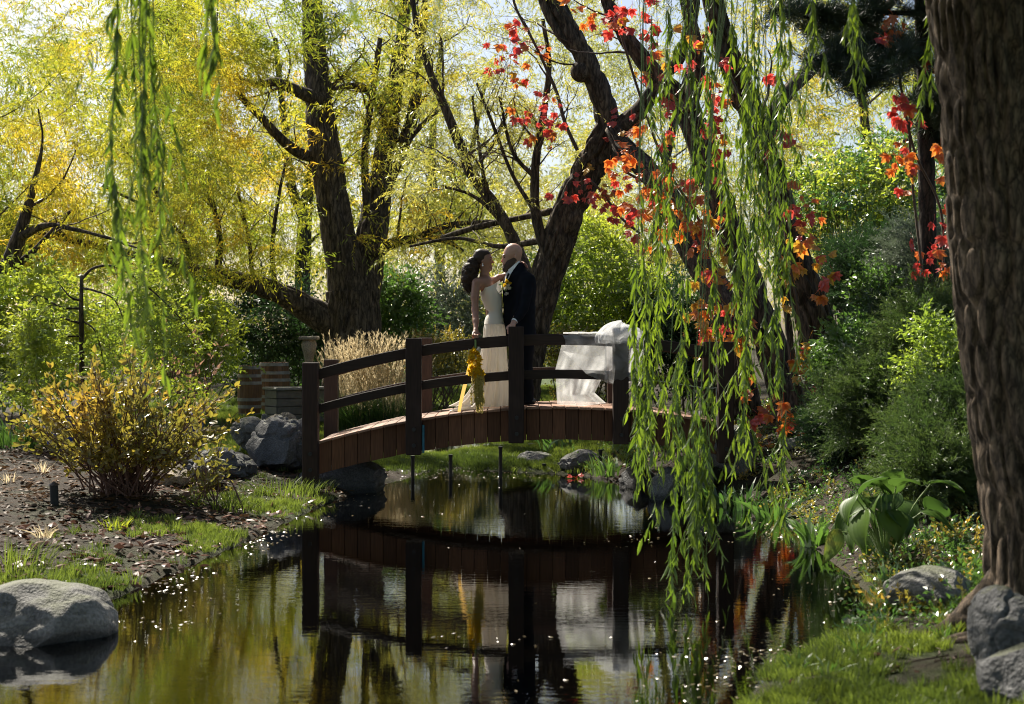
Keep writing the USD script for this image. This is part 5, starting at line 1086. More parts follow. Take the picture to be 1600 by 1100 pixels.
L_pink = leaf_mat('dead_leaf_pink', [(0.0, (0.10, 0.05, 0.035)), (0.5, (0.26, 0.14, 0.11)), (0.85, (0.40, 0.27, 0.23)), (1.0, (0.42, 0.06, 0.06))], trans=0.2, gloss=0.03, rough=0.35)
q_ = on_ground(1500, -5, -1.8, 8.8, 14.5, 'all', 19); q_ = q_[(_rt.query(q_[:, :2])[0] < 1.5)][:520]
solo('fallen_leaves', flat_leaves(q_, 605, .10, .35, .018), L_pink, 'larger pinkish fallen leaves gathered along the left shore', 'leaf litter', kind='stuff')
gcp = np.vstack([on_ground(700, .8, 4.0, 17.5, 22, 'soil', 16), on_ground(420, 2.4, 5, 10, 17, 'soil', 17), on_ground(260, 1.6, 4.0, 7.8, 10.5, 'all', 18)])
pi = scatter('/World/ground_cover', B_SPRAY, [L_green, L_bush, L_green], gcp, 603, .35, .8, .3, kind='stuff'); tag(pi.GetPrim(), 'low mixed ground cover on the right bank behind and beside the bridge', 'ground cover')
def stick(n, x0, x1, y0, y1, seed):
    r = np.random.RandomState(seed); mb = MB()
    for _ in range(n):
        x, y = r.uniform(x0, x1), r.uniform(y0, y1); a = r.uniform(0, 6.28); l = r.uniform(.08, .34); t = np.linspace(-.5, .5, 5)
        px, py = x + math.cos(a)*l*t + r.normal(0, .01, 5), y + math.sin(a)*l*t; h = H(px, py)
        if h.min() > .01: mb.add(*tube(np.stack([px, py, h + .012 + r.uniform(0, .015)], 1), np.linspace(.005, .002, 5), 4, cap=False))
    return mb.get()
solo('fallen_twigs', MB().mesh(stick(150, -5.5, -1.6, 9, 17, 1)).mesh(stick(90, .9, 3.4, 5, 10, 2)).mesh(stick(120, 1.6, 5, 10, 17, 3)).get(), M_twig, 'thin brown twigs lying on the banks', 'twigs', kind='stuff')
wm_ = MB()
for k, (x, y) in enumerate([(1.75, 7.2), (2.1, 8.0), (1.5, 6.8), (2.45, 8.9), (2.7, 9.6), (2.25, 7.4), (1.95, 7.7), (1.4, 7.0), (2.6, 9.2)]): wm_.add(*blades(np.array([x, y, float(H(x, y)) - .01]), 16, .12, .05, 700+k, .008, .9, 5)[:2])
solo('weeds', wm_.get(), L_green, 'small leafy weeds scattered through the grass of the right foreground', 'weeds', kind='stuff')
# floating leaves and scum on the water
def on_water(n, cx, cy, rx, ry, seed, ang=0.0):
    r = np.random.RandomState(seed); q = r.normal(size=(n, 2))*[rx, ry]; c, s = math.cos(ang), math.sin(ang); q = q@np.array([[c, s], [-s, c]]) + [cx, cy]
    k = shapely.contains_xy(POND.buffer(.05), q[:, 0], q[:, 1]); q = q[k]; return np.column_stack([q, 0*q[:, 0] + .004])
wp_ = np.vstack([on_water(520, .3, 18.7, 1.1, .5, 1, .1), on_water(900, -.6, 18.6, 1.2, 1.3, 21), on_water(420, -1.0, 19.5, .7, .9, 2), on_water(260, 1.3, 12.0, .5, .18, 3, .35), on_water(330, 1.25, 7.6, .3, .4, 4, .6), on_water(200, -2.1, 12.0, .12, .9, 5, .1), on_water(160, -2.3, 9.8, .14, .6, 6, .2), on_water(90, -.6, 13.6, .7, .12, 7, .1),
                 on_water(130, 1.0, 6.9, .5, .15, 8), on_water(120, 1.9, 9.0, .25, .5, 9), on_water(90, -2.1, 8.4, .15, .2, 10), on_water(60, .2, 10.2, 1.5, 1.6, 11), on_water(220, -.5, 22.5, 1.2, 1.0, 12), on_water(80, -1.6, 14.6, .25, .4, 13), on_water(110, 2.3, 12.7, .2, .6, 14), on_water(70, 0, 8.0, .35, .12, 15, .2)])
wp_ = wp_[np.random.RandomState(3).rand(len(wp_)) < np.where(_rt.query(wp_[:, :2])[0] < .35, .75, np.where(wp_[:, 1] > 17, .95, .14))]
wp_[:, 2] = np.maximum(wp_[:, 2], H(wp_[:, 0], wp_[:, 1]) + .012)
solo('floating_leaves', flat_leaves(wp_, 604, .030, .2, .0), L_float, 'pale leaf litter floating on the pond', 'floating leaves', kind='stuff')
rl = np.random.RandomState(8); 
for k, (px, py, d) in enumerate([(893, 748, 17.2), (905, 747, 17.25)]):
    solo('red_leaf', palm_leaf(P(px, py, d) + [0, 0, .03], .065, np.array([0, -.6, 1.0]), np.array([1.0, .3, 0])*(1 if k else -1), k), L_red, 'fallen red leaf floating before the speckled boulder, the %s one' % ('smaller right' if k else 'larger left'), 'leaf')
# blue pots half hidden behind the wide bush
M_glaze = plain('cobalt_glaze', (0.03, 0.07, 0.36), 0.25)
for k, (px, py, d, hw, lab) in enumerate([(95, 655, 17, 26, 'cobalt blue glazed pot glimpsed through the left part of the wide bush'), (165, 650, 17.6, 22, 'cobalt blue glazed pot glimpsed through the middle of the wide bush'), (300, 625, 20.5, 18, 'small blue pot glimpsed right of the wide bush')]):
    c = P(px, py, d); g = float(H(c[0], c[1])); R_ = PX(hw, d)
    t = thing('glazed_pot', lab, 'plant pot', (c[0], c[1], g), group='blue pots')
    part(t, 'bowl', lathe([(R_*.6, g), (R_*.95, g+R_*.8), (R_, g+R_*1.5), (R_*.86, g+R_*1.9), (R_*.8, g+R_*1.85), (R_*.7, g+R_*1.2)], (c[0], c[1])), M_glaze, smooth=50)
    part(t, 'rim', lathe([(R_*.84, g+R_*1.88), (R_*.98, g+R_*1.9), (R_*.98, g+R_*2.02), (R_*.82, g+R_*2.02), (R_*.84, g+R_*1.88)], (c[0], c[1])), M_glaze)
from scipy import sparse
# ------------------------------------------------------------------ the couple
def skin_mat(name, c):
    c = np.array(c)
    return mat(name, {'g': ('geometry', {}), 'n': ('noise_texture', {'scale': 30.0, 'detail': 3.0}), 'r': ('rgb_ramp', {'ramp': [(0.3, tuple(c*.9)), (0.7, tuple(c*1.08))]}),
                      'p': ('principled_bsdf', {'roughness': .5, 'subsurface_weight': .12, 'subsurface_scale': .01, 'subsurface_radius': (1, .35, .2)})}, [('g.position', 'n.vector'), ('n.fac', 'r.fac'), ('r.color', 'p.base_color')])
M_skin_w = skin_mat('brown_skin', (.24, .115, .068)); M_skin_m = skin_mat('fair_skin', (.36, .20, .135))
M_hair = plain('dark_hair', (.032, .018, .011), .6, specular_ior_level=.25); M_beard = plain('brown_beard', (.05, .026, .015), .7, scale=120.0)
M_suit = plain('navy_wool', (.006, .007, .010), .9, specular_ior_level=.08); M_shoe = plain('black_leather', (.012, .012, .012), .3); M_shirt = plain('white_cotton', (.72, .72, .72), .8)
M_pearl = plain('pearl', (.85, .82, .78), .2)
def cloth_mat(name, c, trans, bump_scale=40.0, bs=.15):
    return mat(name, {'g': ('geometry', {}), 'n': ('noise_texture', {'scale': bump_scale, 'detail': 4.0}), 'b': ('bump', {'strength': bs, 'distance': .006}),
                      'd': ('diffuse_bsdf', {'color': c}), 't': ('translucent_bsdf', {'color': c}), 'x': ('mix_closure', {'fac': trans})},
               [('g.position', 'n.vector'), ('n.fac', 'b.height'), ('b.normal', 'd.normal'), ('d.BSDF', 'x.closure1'), ('t.BSDF', 'x.closure2')], surface='x.closure')
M_lace = cloth_mat('ivory_lace', (.76, .72, .66), .12, 60.0, .7); M_chiffon = cloth_mat('ivory_chiffon', (.80, .76, .69), .38)
DW = 15.62
def Q(px, py, dy=0.0): return P(px, py, DW) + [0, dy, 0]
def C(a, b, ra, rb, k=.03, op='add'): return ('cone', (a, b, ra, rb), k, op)
def E(c, r, k=.03, op='add', ang=0.0):
    ca, sa = math.cos(ang), math.sin(ang); return ('ell', (c, np.array(r), np.array([[ca, 0, -sa], [0, 1, 0], [sa, 0, ca]])), k, op)
def chain(pts, k=.02): return [C(pts[i][0], pts[i+1][0], pts[i][1], pts[i+1][1], k) for i in range(len(pts)-1)]
def sdf(prims, res, pad=.06):
    a = np.array([x for p in prims for x in ((p[1][0], p[1][1]) if p[0] == 'cone' else (p[1][0]-p[1][1].max(), p[1][0]+p[1][1].max()))])
    rmax = max(max(p[1][2], p[1][3]) for p in prims if p[0] == 'cone') if any(p[0] == 'cone' for p in prims) else 0
    m = net(prims, res, a.min(0)-rmax-pad, a.max(0)+rmax+pad)
    f = m.faces; e = np.vstack([f[:, [0, 1]], f[:, [1, 2]], f[:, [2, 0]]]); n = len(m.vertices)
    A = sparse.coo_matrix((np.ones(2*len(e)), (np.r_[e[:, 0], e[:, 1]], np.r_[e[:, 1], e[:, 0]])), shape=(n, n)).tocsr(); deg = np.asarray(A.sum(1)).ravel()
    v = np.array(m.vertices)
    for it in range(8):
        q = A@v/np.maximum(deg, 1)[:, None]; v = np.where(deg[:, None] > 0, v + (.5 if it % 2 == 0 else -.52)*(q-v), v)
    return trimesh.Trimesh(v, f, process=False)
def hand(wrist, palm, fingers, thumb, fr=.0085):
    pr = [C(wrist, palm, .026, .030, .015), E(palm, (.036, .030, .018), .012)]
    for f in fingers: pr += chain([(f[0], fr*1.05), (f[1], fr), (f[2], fr*.85)], .004)
    return pr + chain([(thumb[0], .011), (thumb[1], .010), (thumb[2], .008)], .006)

bride = thing('person', 'bride in strapless ivory gown with a dark curly ponytail, holding the rail', 'person', Q(768, 634))
B = [E(Q(757, 405.5), (.084, .074, .108), .02), C(Q(759, 411), Q(764.5, 418.5), .058, .034, .02), C(Q(767.2, 404), Q(770.6, 410.4), .009, .0115, .010), E(Q(768.2, 415.6), (.011, .022, .009), .006), E(Q(768, 417.8), (.010, .020, .008), .006), E(Q(765.6, 420.6), (.020, .024, .016), .015),
     E(Q(766.8, 402.5), (.016, .045, .010), .012), E(Q(754.5, 409.5, -.076), (.015, .011, .025), .004), E(Q(754.5, 409.5, .073), (.018, .010, .028), .006),
     C(Q(757.5, 417), Q(757, 436), .047, .052, .03), C(Q(748, 442.5, -.12), Q(765, 440, .12), .058, .056, .05), C(Q(759, 444, -.05), Q(768, 470, -.04), .080, .068, .04), C(Q(759, 444, .05), Q(768, 470, .04), .080, .068, .04),
     C(Q(769, 470), Q(772, 503), .075, .085, .04),
     *chain([(Q(745, 443, -.145), .051), (Q(742.5, 465, -.175), .043), (Q(743, 485, -.21), .037), (Q(744.5, 503, -.29), .032), (Q(744.5, 517, -.375), .023)], .02),
     *hand(Q(744.5, 517, -.375), Q(744, 521, -.40), [(Q(x, 521.2, -.42), Q(x, 523.8 + .3*k, -.462), Q(x + .3, 531 - abs(k-1.2), -.462)) for k, x in enumerate((740.2, 742.9, 745.6, 748.2))], (Q(748.5, 520, -.39), Q(751, 522.2, -.41), Q(752, 523.2, -.43))),
     *chain([(Q(768, 440.5, .12), .050), (Q(779, 434, .17), .042), (Q(791, 430, .19), .037), (Q(803, 424, .16), .032), (Q(813.5, 414.5, .06), .023)], .02),
     *hand(Q(813.5, 414.5, .06), Q(816.5, 412.5, .015), [(Q(818.5 + k*.5, 411.5, -.010 - k*.012), Q(821 + k*.7, 414 + .6*k, -.045 - k*.016), Q(822 + k*.9, 417.2 + k*.7, -.062 - k*.020)) for k in range(4)], (Q(816, 414, .0), Q(816.5, 416, -.05), Q(816.6, 419, -.075)))]
part(bride, 'body', sdf(B, .0075), M_skin_w, True)
def loft(sec, n=64, tilt=None, pleat=None):
    """sec rows: centre point, rx, ry; rings about the vertical."""
    c = np.array([s[0] for s in sec]); rad = np.array([[s[1], s[2]] for s in sec]); s = spline(np.hstack([c, rad]), 40)
    th = np.linspace(0, 2*np.pi, n+1)[:-1]; t = np.linspace(0, 1, 40)[:, None]
    f = 1.0 if pleat is None else 1 + pleat(th[None], t)
    V = np.stack([s[:, :1] + s[:, 3:4]*np.cos(th)*f, s[:, 1:2] + s[:, 4:5]*np.sin(th)*f, s[:, 2:3] + 0*th[None]], -1)
    if tilt is not None: V[..., 2] += tilt(th[None], t)
    k = np.arange(n); F = np.vstack([np.stack([q*n+k, q*n+(k+1) % n, (q+1)*n+(k+1) % n, (q+1)*n+k], 1)[:, ::-1] for q in range(39)])
    return V, MB().add(V.reshape(-1, 3), F).get()
_, bod = loft([(Q(766, 446), .105, .150), (Q(767, 455), .114, .155), (Q(769, 468), .112, .138), (Q(771.5, 480), .098, .120), (Q(773.5, 488), .084, .112), (Q(772.5, 498), .102, .135), (Q(772.5, 506.5), .114, .158)], 72,
              tilt=lambda th, t: (.046*np.cos(th) + .012*np.cos(2*th))*(1-t)**3, pleat=lambda th, t: .012*np.sin(th*9 + 14*t)*(1-t))
part(bride, 'bodice', bod, M_lace, True)
rp = np.random.RandomState(4); ph = rp.uniform(0, 6, 5)
def pl(th, t): return 1.5*(.045*np.sin(15*th + ph[0] + 1.2*np.sin(2*th)) + .03*np.sin(23*th + ph[1]) + .02*np.sin(8*th + 5*t + ph[2]))*np.clip(t*1.6, .12, 1)
Vs, sk = loft([(Q(772.5, 504), .108, .150), (Q(772.5, 515), .118, .165), (Q(772.5, 530), .124, .175), (Q(771.5, 560), .142, .195), (Q(769.5, 595), .172, .222), (Q(766, 620), .205, .250), (Q(763.5, 634), .235, .272)], 150, pleat=pl)
t = np.linspace(0, 1, 40)[:, None]; th = np.linspace(0, 2*np.pi, 151)[:-1]
Vs[..., 0] -= .20*np.clip(-np.cos(th), 0, 1)[None]**1.5*t**5; Vs[..., 2] = np.maximum(Vs[..., 2], deck_z(Vs[..., 0]) + .012 + .006*np.sin(th*17)[None])
sk.vertices = Vs.reshape(-1, 3); part(bride, 'skirt', sk, M_chiffon, True)
tr_u, tr_v = np.meshgrid(np.linspace(0, 1, 30), np.linspace(-1, 1, 24), indexing='ij')
tx = Q(757, 634)[0] - .05 - .33*tr_u; tv = MB().add(np.stack([tx, DW - .02 + tr_v*.20*(1-.45*tr_u), deck_z(tx) + .014 + .05*(1-tr_u)*(1-tr_v**2) + .010*np.sin(tr_v*14 + 2*tr_u)*(1-.6*tr_u)], -1).reshape(-1, 3),
     np.array([[i*24+j, i*24+j+1, (i+1)*24+j+1, (i+1)*24+j] for i in range(29) for j in range(23)])).get(); part(bride, 'train', tv, M_chiffon, True)
def fuzzy(prims, res, amp, fr, seed):
    m = sdf(prims, res); n = m.vertex_normals; m.vertices = m.vertices + n*(amp*(meshkit.fbm(m.vertices*fr, 3, seed) - .5))[:, None]; return m
hr = fuzzy([E(Q(751.5, 402.5), (.080, .082, .098), .02, ang=.35), E(Q(755.5, 396.5), (.078, .074, .050), .02), C(Q(746, 403), Q(741, 407), .05, .045, .02)], .008, .010, 40, 3)
hb_ = part(bride, 'hair', hr, M_hair, True)
pts_ = [E(Q(739.5, 412), (.070, .080, .080), .05), E(Q(734.5, 423), (.090, .098, .095), .05), E(Q(733, 436), (.086, .092, .085), .05), E(Q(733.5, 447), (.056, .062, .060), .04)]
part(hb_, 'ponytail', fuzzy(pts_, .009, .040, 26, 8), M_hair, True)
cu = MB(); rc = np.random.RandomState(6)
for _ in range(2200):
    e = pts_[rc.randint(4)]; u = unit(rc.normal(size=3)); p0 = e[1][0] + u*e[1][1]*.92; s = np.linspace(0, 1, 9); r_ = rc.uniform(.008, .016); a = rc.uniform(0, 6)
    o1 = unit(np.cross(u, rc.normal(size=3))); o2 = np.cross(u, o1); q = p0 + u*(s*rc.uniform(.004, .030))[:, None] + (o1*np.cos(a + 7*s)[:, None] + o2*np.sin(a + 7*s)[:, None])*r_ + np.array([0, 0, -.03])*s[:, None]**2
    cu.add(*tube(q, .0010, 3, cap=False))
part(hb_, 'curls', cu.get(), M_hair, kind='stuff')
ring = trimesh.creation.icosphere(2, .010); ring.apply_translation(Q(754.5, 415.5, -.085)); part(bride, 'earring', ring, M_pearl, True)
st_ = trimesh.creation.icosphere(2, .006); st_.apply_translation(Q(754.5, 413, -.085)); part(bride, 'earring', st_, M_pearl, True)
M_eye = plain('dark_iris', (.015, .01, .008), .25)
for nm, c, r_ in (('eye', Q(766.3, 405.8, -.040), (.010, .006, .0055)), ('eyebrow', Q(766.2, 402.6, -.046), (.013, .006, .0035))):
    e = trimesh.creation.icosphere(2, 1.0); e.vertices = e.vertices*r_ + c; part(bride, nm, e, M_eye, True)

groom = thing('person', 'bald bearded groom in dark navy suit leaning towards the bride, hand on the post', 'person', Q(818, 634))
H_ = [E(Q(802, 394), (.100, .080, .098), .02), C(Q(796, 400), Q(792, 411), .070, .050, .03), C(Q(786.8, 401.5), Q(784.6, 408), .010, .0135, .010), E(Q(787, 399.5), (.018, .055, .010), .014), E(Q(787, 413), (.012, .024, .009), .006), E(Q(789.5, 418.5), (.026, .03, .022), .02),
      E(Q(805.5, 401, -.084), (.014, .012, .024), .004), E(Q(804.5, 401.5, .080), (.017, .011, .030), .006), C(Q(805, 406), Q(806.5, 421), .060, .050, .03),
      *chain([(Q(806, 497, -.30), .032), (Q(802.5, 505, -.36), .027)], .015),
      *hand(Q(802.5, 505, -.36), Q(800, 510, -.405), [(Q(x, 512.5, -.435), Q(x - .6, 516.2, -.462), Q(x - .8, 523 - abs(k-1.3)*.9, -.466)) for k, x in enumerate((794.6, 797.6, 800.6, 803.3))], (Q(796.5, 508.5, -.40), Q(793.2, 511, -.42), Q(791.5, 514.5, -.44)), .0098)]
part(groom, 'body', sdf(H_, .0075), M_skin_m, True)
J = [C(Q(812.5, 417.5, -.035), Q(806.5, 431, -.085), .040, .050, .03), C(Q(812.5, 417.5, .035), Q(803, 431, .085), .040, .050, .03), C(Q(813.5, 417.5, -.03), Q(813.5, 417.5, .03), .042, .042, .03), C(Q(804, 431, -.03), Q(797, 446, -.05), .052, .066, .04), C(Q(812, 424, -.02), Q(823, 438, -.14), .058, .074, .05), C(Q(809, 424, .04), Q(800, 437, .13), .055, .070, .05), C(Q(823, 438, -.15), Q(798, 437.5, .15), .075, .070, .06), C(Q(821, 452, -.10), Q(817, 490, -.09), .120, .118, .08), C(Q(803, 452, .10), Q(806, 490, .09), .118, .118, .08), C(Q(817, 490, -.09), Q(819, 530, -.09), .118, .140, .08), C(Q(806, 490, .09), Q(808, 530, .08), .118, .130, .08),
     C(Q(796, 452, -.02), Q(799, 500, -.02), .075, .085, .06),
     *chain([(Q(823.5, 441, -.17), .072), (Q(821, 462, -.225), .062), (Q(818, 482, -.255), .055), (Q(811, 494, -.29), .048), (Q(805, 500.5, -.325), .041)], .012)]
jm = sdf(J, .009)
jm.vertices = jm.vertices + jm.vertex_normals*(.022*(meshkit.fbm(jm.vertices*np.array([10, 10, 7.0]), 3, 5) - .5))[:, None]
jm = trimesh.intersections.slice_mesh_plane(jm, [0, 0, 1.0], Q(0, 524.5)*[0, 0, 1])
jk = part(groom, 'jacket', jm, M_suit, True)
sv = MB()
for s_ in (-.0, .02): sv.add(*tube(spline([Q(795, 428, -.105 + s_), Q(790.5, 440, -.115 + s_), Q(788.5, 455, -.105 + s_), Q(790, 470, -.10 + s_)], 12), np.linspace(.012, .006, 12), 6))
part(jk, 'lapel', sv.get(), M_suit, True)
TR = chain([(Q(818, 515, -.09), .118), (Q(820, 545, -.095), .096), (Q(821, 578, -.10), .076), (Q(824, 606, -.10), .066), (Q(825, 627, -.10), .062)], .03) + chain([(Q(809, 515, .09), .118), (Q(810, 545, .095), .096), (Q(810, 578, .10), .076), (Q(812, 606, .10), .066), (Q(813, 627, .10), .062)], .03)
tm = sdf(TR, .009); tm.vertices = tm.vertices + tm.vertex_normals*(.02*(meshkit.fbm(tm.vertices*np.array([14, 14, 9.0]), 3, 15) - .5))[:, None]
tm = trimesh.intersections.slice_mesh_plane(tm, [0, 0, 1.0], np.array([0, 0, float(deck_z(Q(825, 630)[0])) + .03])); part(groom, 'trousers', tm, M_suit, True)
for x, dy in ((829, -.10), (816, .10)):
    z = float(deck_z(Q(x, 0)[0])) + .012; a = Q(x, 0, dy); a[2] = z
    sh_ = sdf([C(a + [.02, 0, .035], a + [-.05, 0, .040], .040, .042, .02), C(a + [-.05, 0, .035], a + [-.19, -.01, .02], .042, .032, .02)], .008)
    sh_ = trimesh.intersections.slice_mesh_plane(sh_, [0, 0, 1.0], [0, 0, z - .004]); part(groom, 'shoe', sh_, M_shoe, True)
cl = spline([Q(794.5, 424.5, -.055), Q(800, 420, -.068), Q(806, 414.5, -.068), Q(811.5, 410.5, -.045), Q(813.5, 409.5, 0), Q(811.5, 410.5, .045), Q(803, 417, .068)], 40); n = len(cl)
cv = np.vstack([cl + [0, 0, -.035], cl + np.array([-.004, 0, .018])]); k = np.arange(n-1)
cm_ = MB().add(cv, np.stack([k, k+1, n+k+1, n+k], 1)).get(); part(groom, 'collar', cm_, M_shirt, True)
sf = sdf([C(Q(807.5, 416), Q(800, 429, -.01), .062, .060, .03), C(Q(800, 429, -.01), Q(797.5, 440, -.02), .060, .062, .03)], .009); part(groom, 'shirt', sf, M_shirt, True)
cf = tube([Q(804.4, 501.5, -.330), Q(803.2, 503.8, -.349)], [.036, .034], 14, cap=False); part(groom, 'cuff', cf, M_shirt, True)
BD = fuzzy([C(Q(801, 405), Q(797, 413), .072, .064, .03), C(Q(797, 413), Q(791.5, 419), .060, .048, .03), E(Q(787.6, 411.2), (.012, .034, .007), .008), E(Q(793, 421.5), (.042, .044, .030), .03)], .007, .012, 60, 4)
keep = trimesh.intersections.slice_mesh_plane(BD, unit(np.array([.45, 0, -1.0])), Q(790.5, 408.6)); part(groom, 'beard', keep, M_beard, True)
for nm, c, r_ in (('eye', Q(787.9, 402.6, -.046), (.010, .006, .005)), ('eyebrow', Q(787.2, 399.4, -.050), (.013, .006, .004))):
    e = trimesh.creation.icosphere(2, 1.0); e.vertices = e.vertices*r_ + c; part(groom, nm, e, M_eye, True)

# flowers
L_petal_y = leaf_mat('petal_yellow', [(0, (.78, .52, .02)), (1, (.86, .66, .05))], trans=.4, gloss=.03); L_petal_w = leaf_mat('petal_white', [(0, (.74, .72, .62)), (1, (.80, .78, .70))], trans=.35, gloss=.03)
L_trail = leaf_mat('trailing_bloom', [(0, (.55, .46, .14)), (1, (.78, .66, .24))], trans=.3, gloss=.03)
def blossom(c, r_, seed):
    r = np.random.RandomState(seed); d = unit(np.vstack([r.normal(size=(26, 3))*[1, 1, 1] + [0, -.7, .1]])); s = unit(np.cross(d, r.normal(size=d.shape)))
    return MB().add(*leaves(c + d*r_*.15, d, s, r_*r.uniform(.7, 1.1, 26), r_*.62, .5, True)).get()
bq = thing('bouquet', 'yellow and white bridal bouquet with trailing blooms and ribbons hung from the rail', 'bouquet', Q(745, 600, -.53))
rb = np.random.RandomState(21)
for k in range(40):
    f = rb.rand(); px = 745.5 + np.clip(rb.normal(0, 5.6), -9, 9) - 1.5*(f < .4); py = 543 + 46*f
    part(bq, 'blossom', blossom(Q(px, py, -.52 + rb.normal(0, .02)), rb.uniform(.030, .050), k), L_petal_w if (k % 4 == 0 and f < .6) else L_petal_y)
for k in range(24):
    x0 = 748 + rb.normal(0, 5); q = spline([Q(745, 560, -.51), Q(x0, 585, -.53 + rb.normal(0, .015)), Q(x0 + 1 + rb.normal(0, 1.5), 610, -.53), Q(x0 + 2 + rb.normal(0, 2), rb.uniform(622, 641), -.52)], 40)
    m = 150; tt = rb.uniform(.1, 1, m); bp = np.stack([np.interp(tt*39, np.arange(40), q[:, j]) for j in range(3)], 1); dd = unit(rb.normal(size=(m, 3)) + [0, 0, -.8])
    part(bq, 'trailing_bloom', MB().add(*tube(q, .002, 3, cap=False)).add(*leaves(bp, dd, unit(np.cross(dd, rb.normal(size=(m, 3)))), .022, .010)).get(), L_trail, kind='stuff')
M_ribbon = cloth_mat('gold_ribbon', (.70, .46, .14), .4)
def ribbon(path, w):
    p = spline(path, 24); n = len(p); s = np.stack([np.cos(np.linspace(.2, .9, n)), np.sin(np.linspace(.2, .9, n)), 0*np.linspace(0, 1, n)], 1)*w; k = np.arange(n-1)
    return MB().add(np.vstack([p-s, p+s]), np.stack([k, k+1, n+k+1, n+k], 1)).get()
part(bq, 'ribbon', ribbon([Q(741, 545, -.36), Q(736, 570, -.34), Q(728, 600, -.34), Q(722, 625, -.33), Q(719, 641, -.30)], .024), M_ribbon, True)
part(bq, 'ribbon', ribbon([Q(750, 565, -.49), Q(756, 585, -.49), Q(759, 600, -.48)], .010), M_ribbon, True)
part(bq, 'handle', tube([Q(744.5, 531, -.475), Q(745, 543, -.50)], .011, 10), M_stalk, True)
bt = thing('boutonniere', 'white and yellow boutonniere pinned to the front of the dark suit', 'boutonniere', Q(791, 455, -.13))
for k, (x, y, c) in enumerate([(790, 452, 'w'), (793.5, 447, 'w'), (796, 443, 'y'), (788.5, 446, 'y'), (795.5, 451, 'w'), (792, 440, 'y'), (791.5, 460, 'w')]):
    part(bt, 'blossom', blossom(Q(x, y, -.125 - .01*(k % 2)), .024, 60 + k), L_petal_w if c == 'w' else L_petal_y)
dd = unit(rb.normal(size=(26, 3))*[1, .4, 1]); part(bt, 'leaves', leaves(np.repeat(Q(792, 450, -.11)[None], 26, 0) + rb.normal(0, .025, (26, 3))*[1, .3, 1.6], dd, unit(np.cross(dd, rb.normal(size=(26, 3)))), .05, .016, .2, True), L_green, kind='stuff')

# ------------------------------------------------------------------ the veil on the railing
def tulle(name, lo, hi): return mat(name, {'g': ('geometry', {}), 'lw': ('layer_weight', {'blend': .35}), 'n': ('noise_texture', {'scale': 5.0, 'detail': 2.0, 'distortion': 1.0}),
                              'mr': ('map_range', {'from_min': .35, 'from_max': .7, 'to_min': lo, 'to_max': hi, 'clamp': True}), 'ad': ('math', {'math_type': 'add', 'use_clamp': True}), 'ml': ('math', {'math_type': 'multiply', 'value2': .55}),
                              'd': ('diffuse_bsdf', {'color': (.82, .83, .84)}), 't': ('translucent_bsdf', {'color': (.82, .83, .84)}), 'm': ('mix_closure', {'fac': .5}), 'tp': ('transparent_bsdf', {}), 'x': ('mix_closure', {})},
              [('g.position', 'n.vector'), ('n.fac', 'mr.value'), ('lw.facing', 'ml.value1'), ('mr.result', 'ad.value1'), ('ml.value', 'ad.value2'), ('ad.value', 'x.fac'), ('tp.BSDF', 'x.closure1'), ('d.BSDF', 'm.closure1'), ('t.BSDF', 'm.closure2'), ('m.closure', 'x.closure2')], surface='x.closure')
M_tulle, M_tulle_folded = tulle('white_tulle', .16, .36), tulle('white_tulle_folded', .30, .56)
vl = thing('veil', 'white tulle veil draped over the bridge rail and the post right of the groom', 'veil', Q(935, 560, -.45))
def sheet(fn, nu=70, nv=60):
    u, v = np.meshgrid(np.linspace(0, 1, nu), np.linspace(0, 1, nv), indexing='ij'); p = fn(u, v); i, j = np.meshgrid(np.arange(nu-1), np.arange(nv-1), indexing='ij')
    return MB().add(p.reshape(-1, 3), np.stack([i*nv+j, i*nv+j+1, (i+1)*nv+j+1, (i+1)*nv+j], -1).reshape(-1, 4)).get()
def PQ(px, py, y): return np.stack([(px-800)/FPX*Y0, y, EYE-(py-HOR)/FPX*Y0], -1)      # at the front rail's scale
def wr(u, v, a, s): return a*(2*meshkit.fbm(np.stack([u*s, v*s*.35, 0*u], -1) + 3, 3, int(s)) - 1)
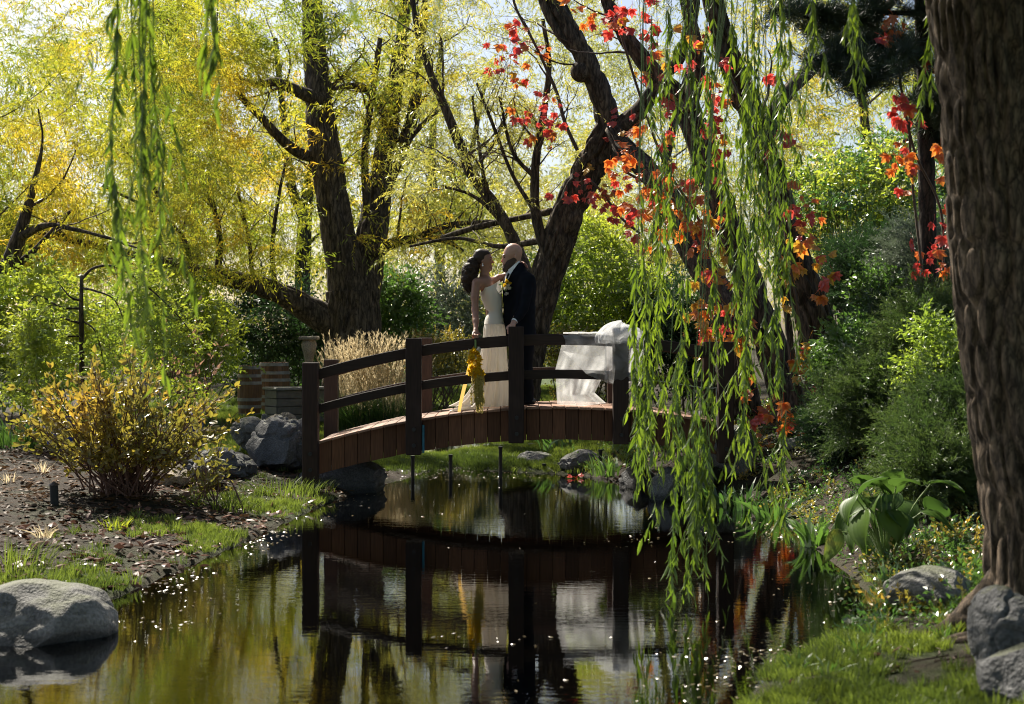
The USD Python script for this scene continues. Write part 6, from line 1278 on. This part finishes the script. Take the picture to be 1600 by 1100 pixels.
def front(u, v):                                       # over the top rail and down its front side
    px = 878 + 126*u + 5*np.sin(v*3)*(1-u)
    low = np.interp(u, [0, .15, .3, .55, .75, .9, 1], [548, 565, 585, 598, 604, 603, 592])
    py = 522.5 + (low-522.5)*v; fold = .012*np.sin(17*u + 6*v + 2*np.sin(3*u)) + .004*np.sin(41*u - 7*v)
    bulge = np.where((px > 945), .11, 0)*np.clip((px-935)/22, 0, 1)*np.clip((1012-px)/14, 0, 1)
    return PQ(px, py, Y0 - .062 - .05*np.sin(np.pi*v)*1.0 + fold*(.3+v) - bulge*(1-.25*v) + wr(u, v, .02, 6))
def back(u, v):                                        # behind the rails, from the top rail to the deck
    px = np.interp(v, [0, .5, 1], [882, 868, 871])*(1-u) + np.interp(v, [0, .45, .62, .85, 1], [985, 965, 942, 930, 948])*u
    py = 522.5 + v*np.interp(u, [0, .5, 1], [110, 113, 108]); fold = .014*np.sin(12*u + 5*v + 2*np.sin(4*v)) + .004*np.sin(37*u - 9*v)
    return PQ(px, py, Y0 + .055 + .05*v + fold*(.4+v) + wr(u, v, .035, 5))
def top(u, v):                                         # across the rail's top edge
    px = 880 + 120*u; return PQ(px, 521.5 - 2.5*np.sin(np.pi*v) + wr(u, v, 1.5, 12), Y0 - .062 + .118*v)
def right(u, v):                                       # the end that hangs right of the post
    px = 978 + 26*u + 6*v*u; py = 527 + v*np.interp(u, [0, 1], [72, 66]); return PQ(px, py, Y0 + .05 + .022*np.sin(13*u + 4*v) + wr(u, v, .04, 8))
def puff(u, v):                                        # the gathered tuft over the post
    a = 2*np.pi*u; b = np.pi*(.02 + .60*v); rx = 37*(1 + .06*np.sin(9*a)); rr = np.sin(b); f = 1 + .035*np.sin(9*a + 5*v) + .025*np.sin(17*a - 9*v)
    cx = 968 + 4*np.cos(b); px = cx + rx*rr*np.cos(a)*f; py = 528 - 23*np.cos(b)*f + 4*np.cos(a)*(1-v)
    return PQ(px, py, Y0 - .10 + .20*rr*np.sin(a)*f)
for nm, fn in (('front_drape', front), ('back_drape', back), ('top_fold', top), ('side_drape', right), ('gathered_tuft', puff)):
    part(vl, nm, sheet(fn, 110 if nm == 'gathered_tuft' else 80), M_tulle_folded if nm in ('back_drape', 'side_drape') else M_tulle, True)
def inner(u, v): q = puff(u, np.clip(v*.9 + .05, 0, 1)); c = PQ(np.array(968.0), np.array(526.0), np.array(Y0 - .10)); return c + (q-c)*.82 + wr(u, v, .04, 4)[..., None]
part(vl, 'inner_fold', sheet(inner, 90, 40), M_tulle, True)
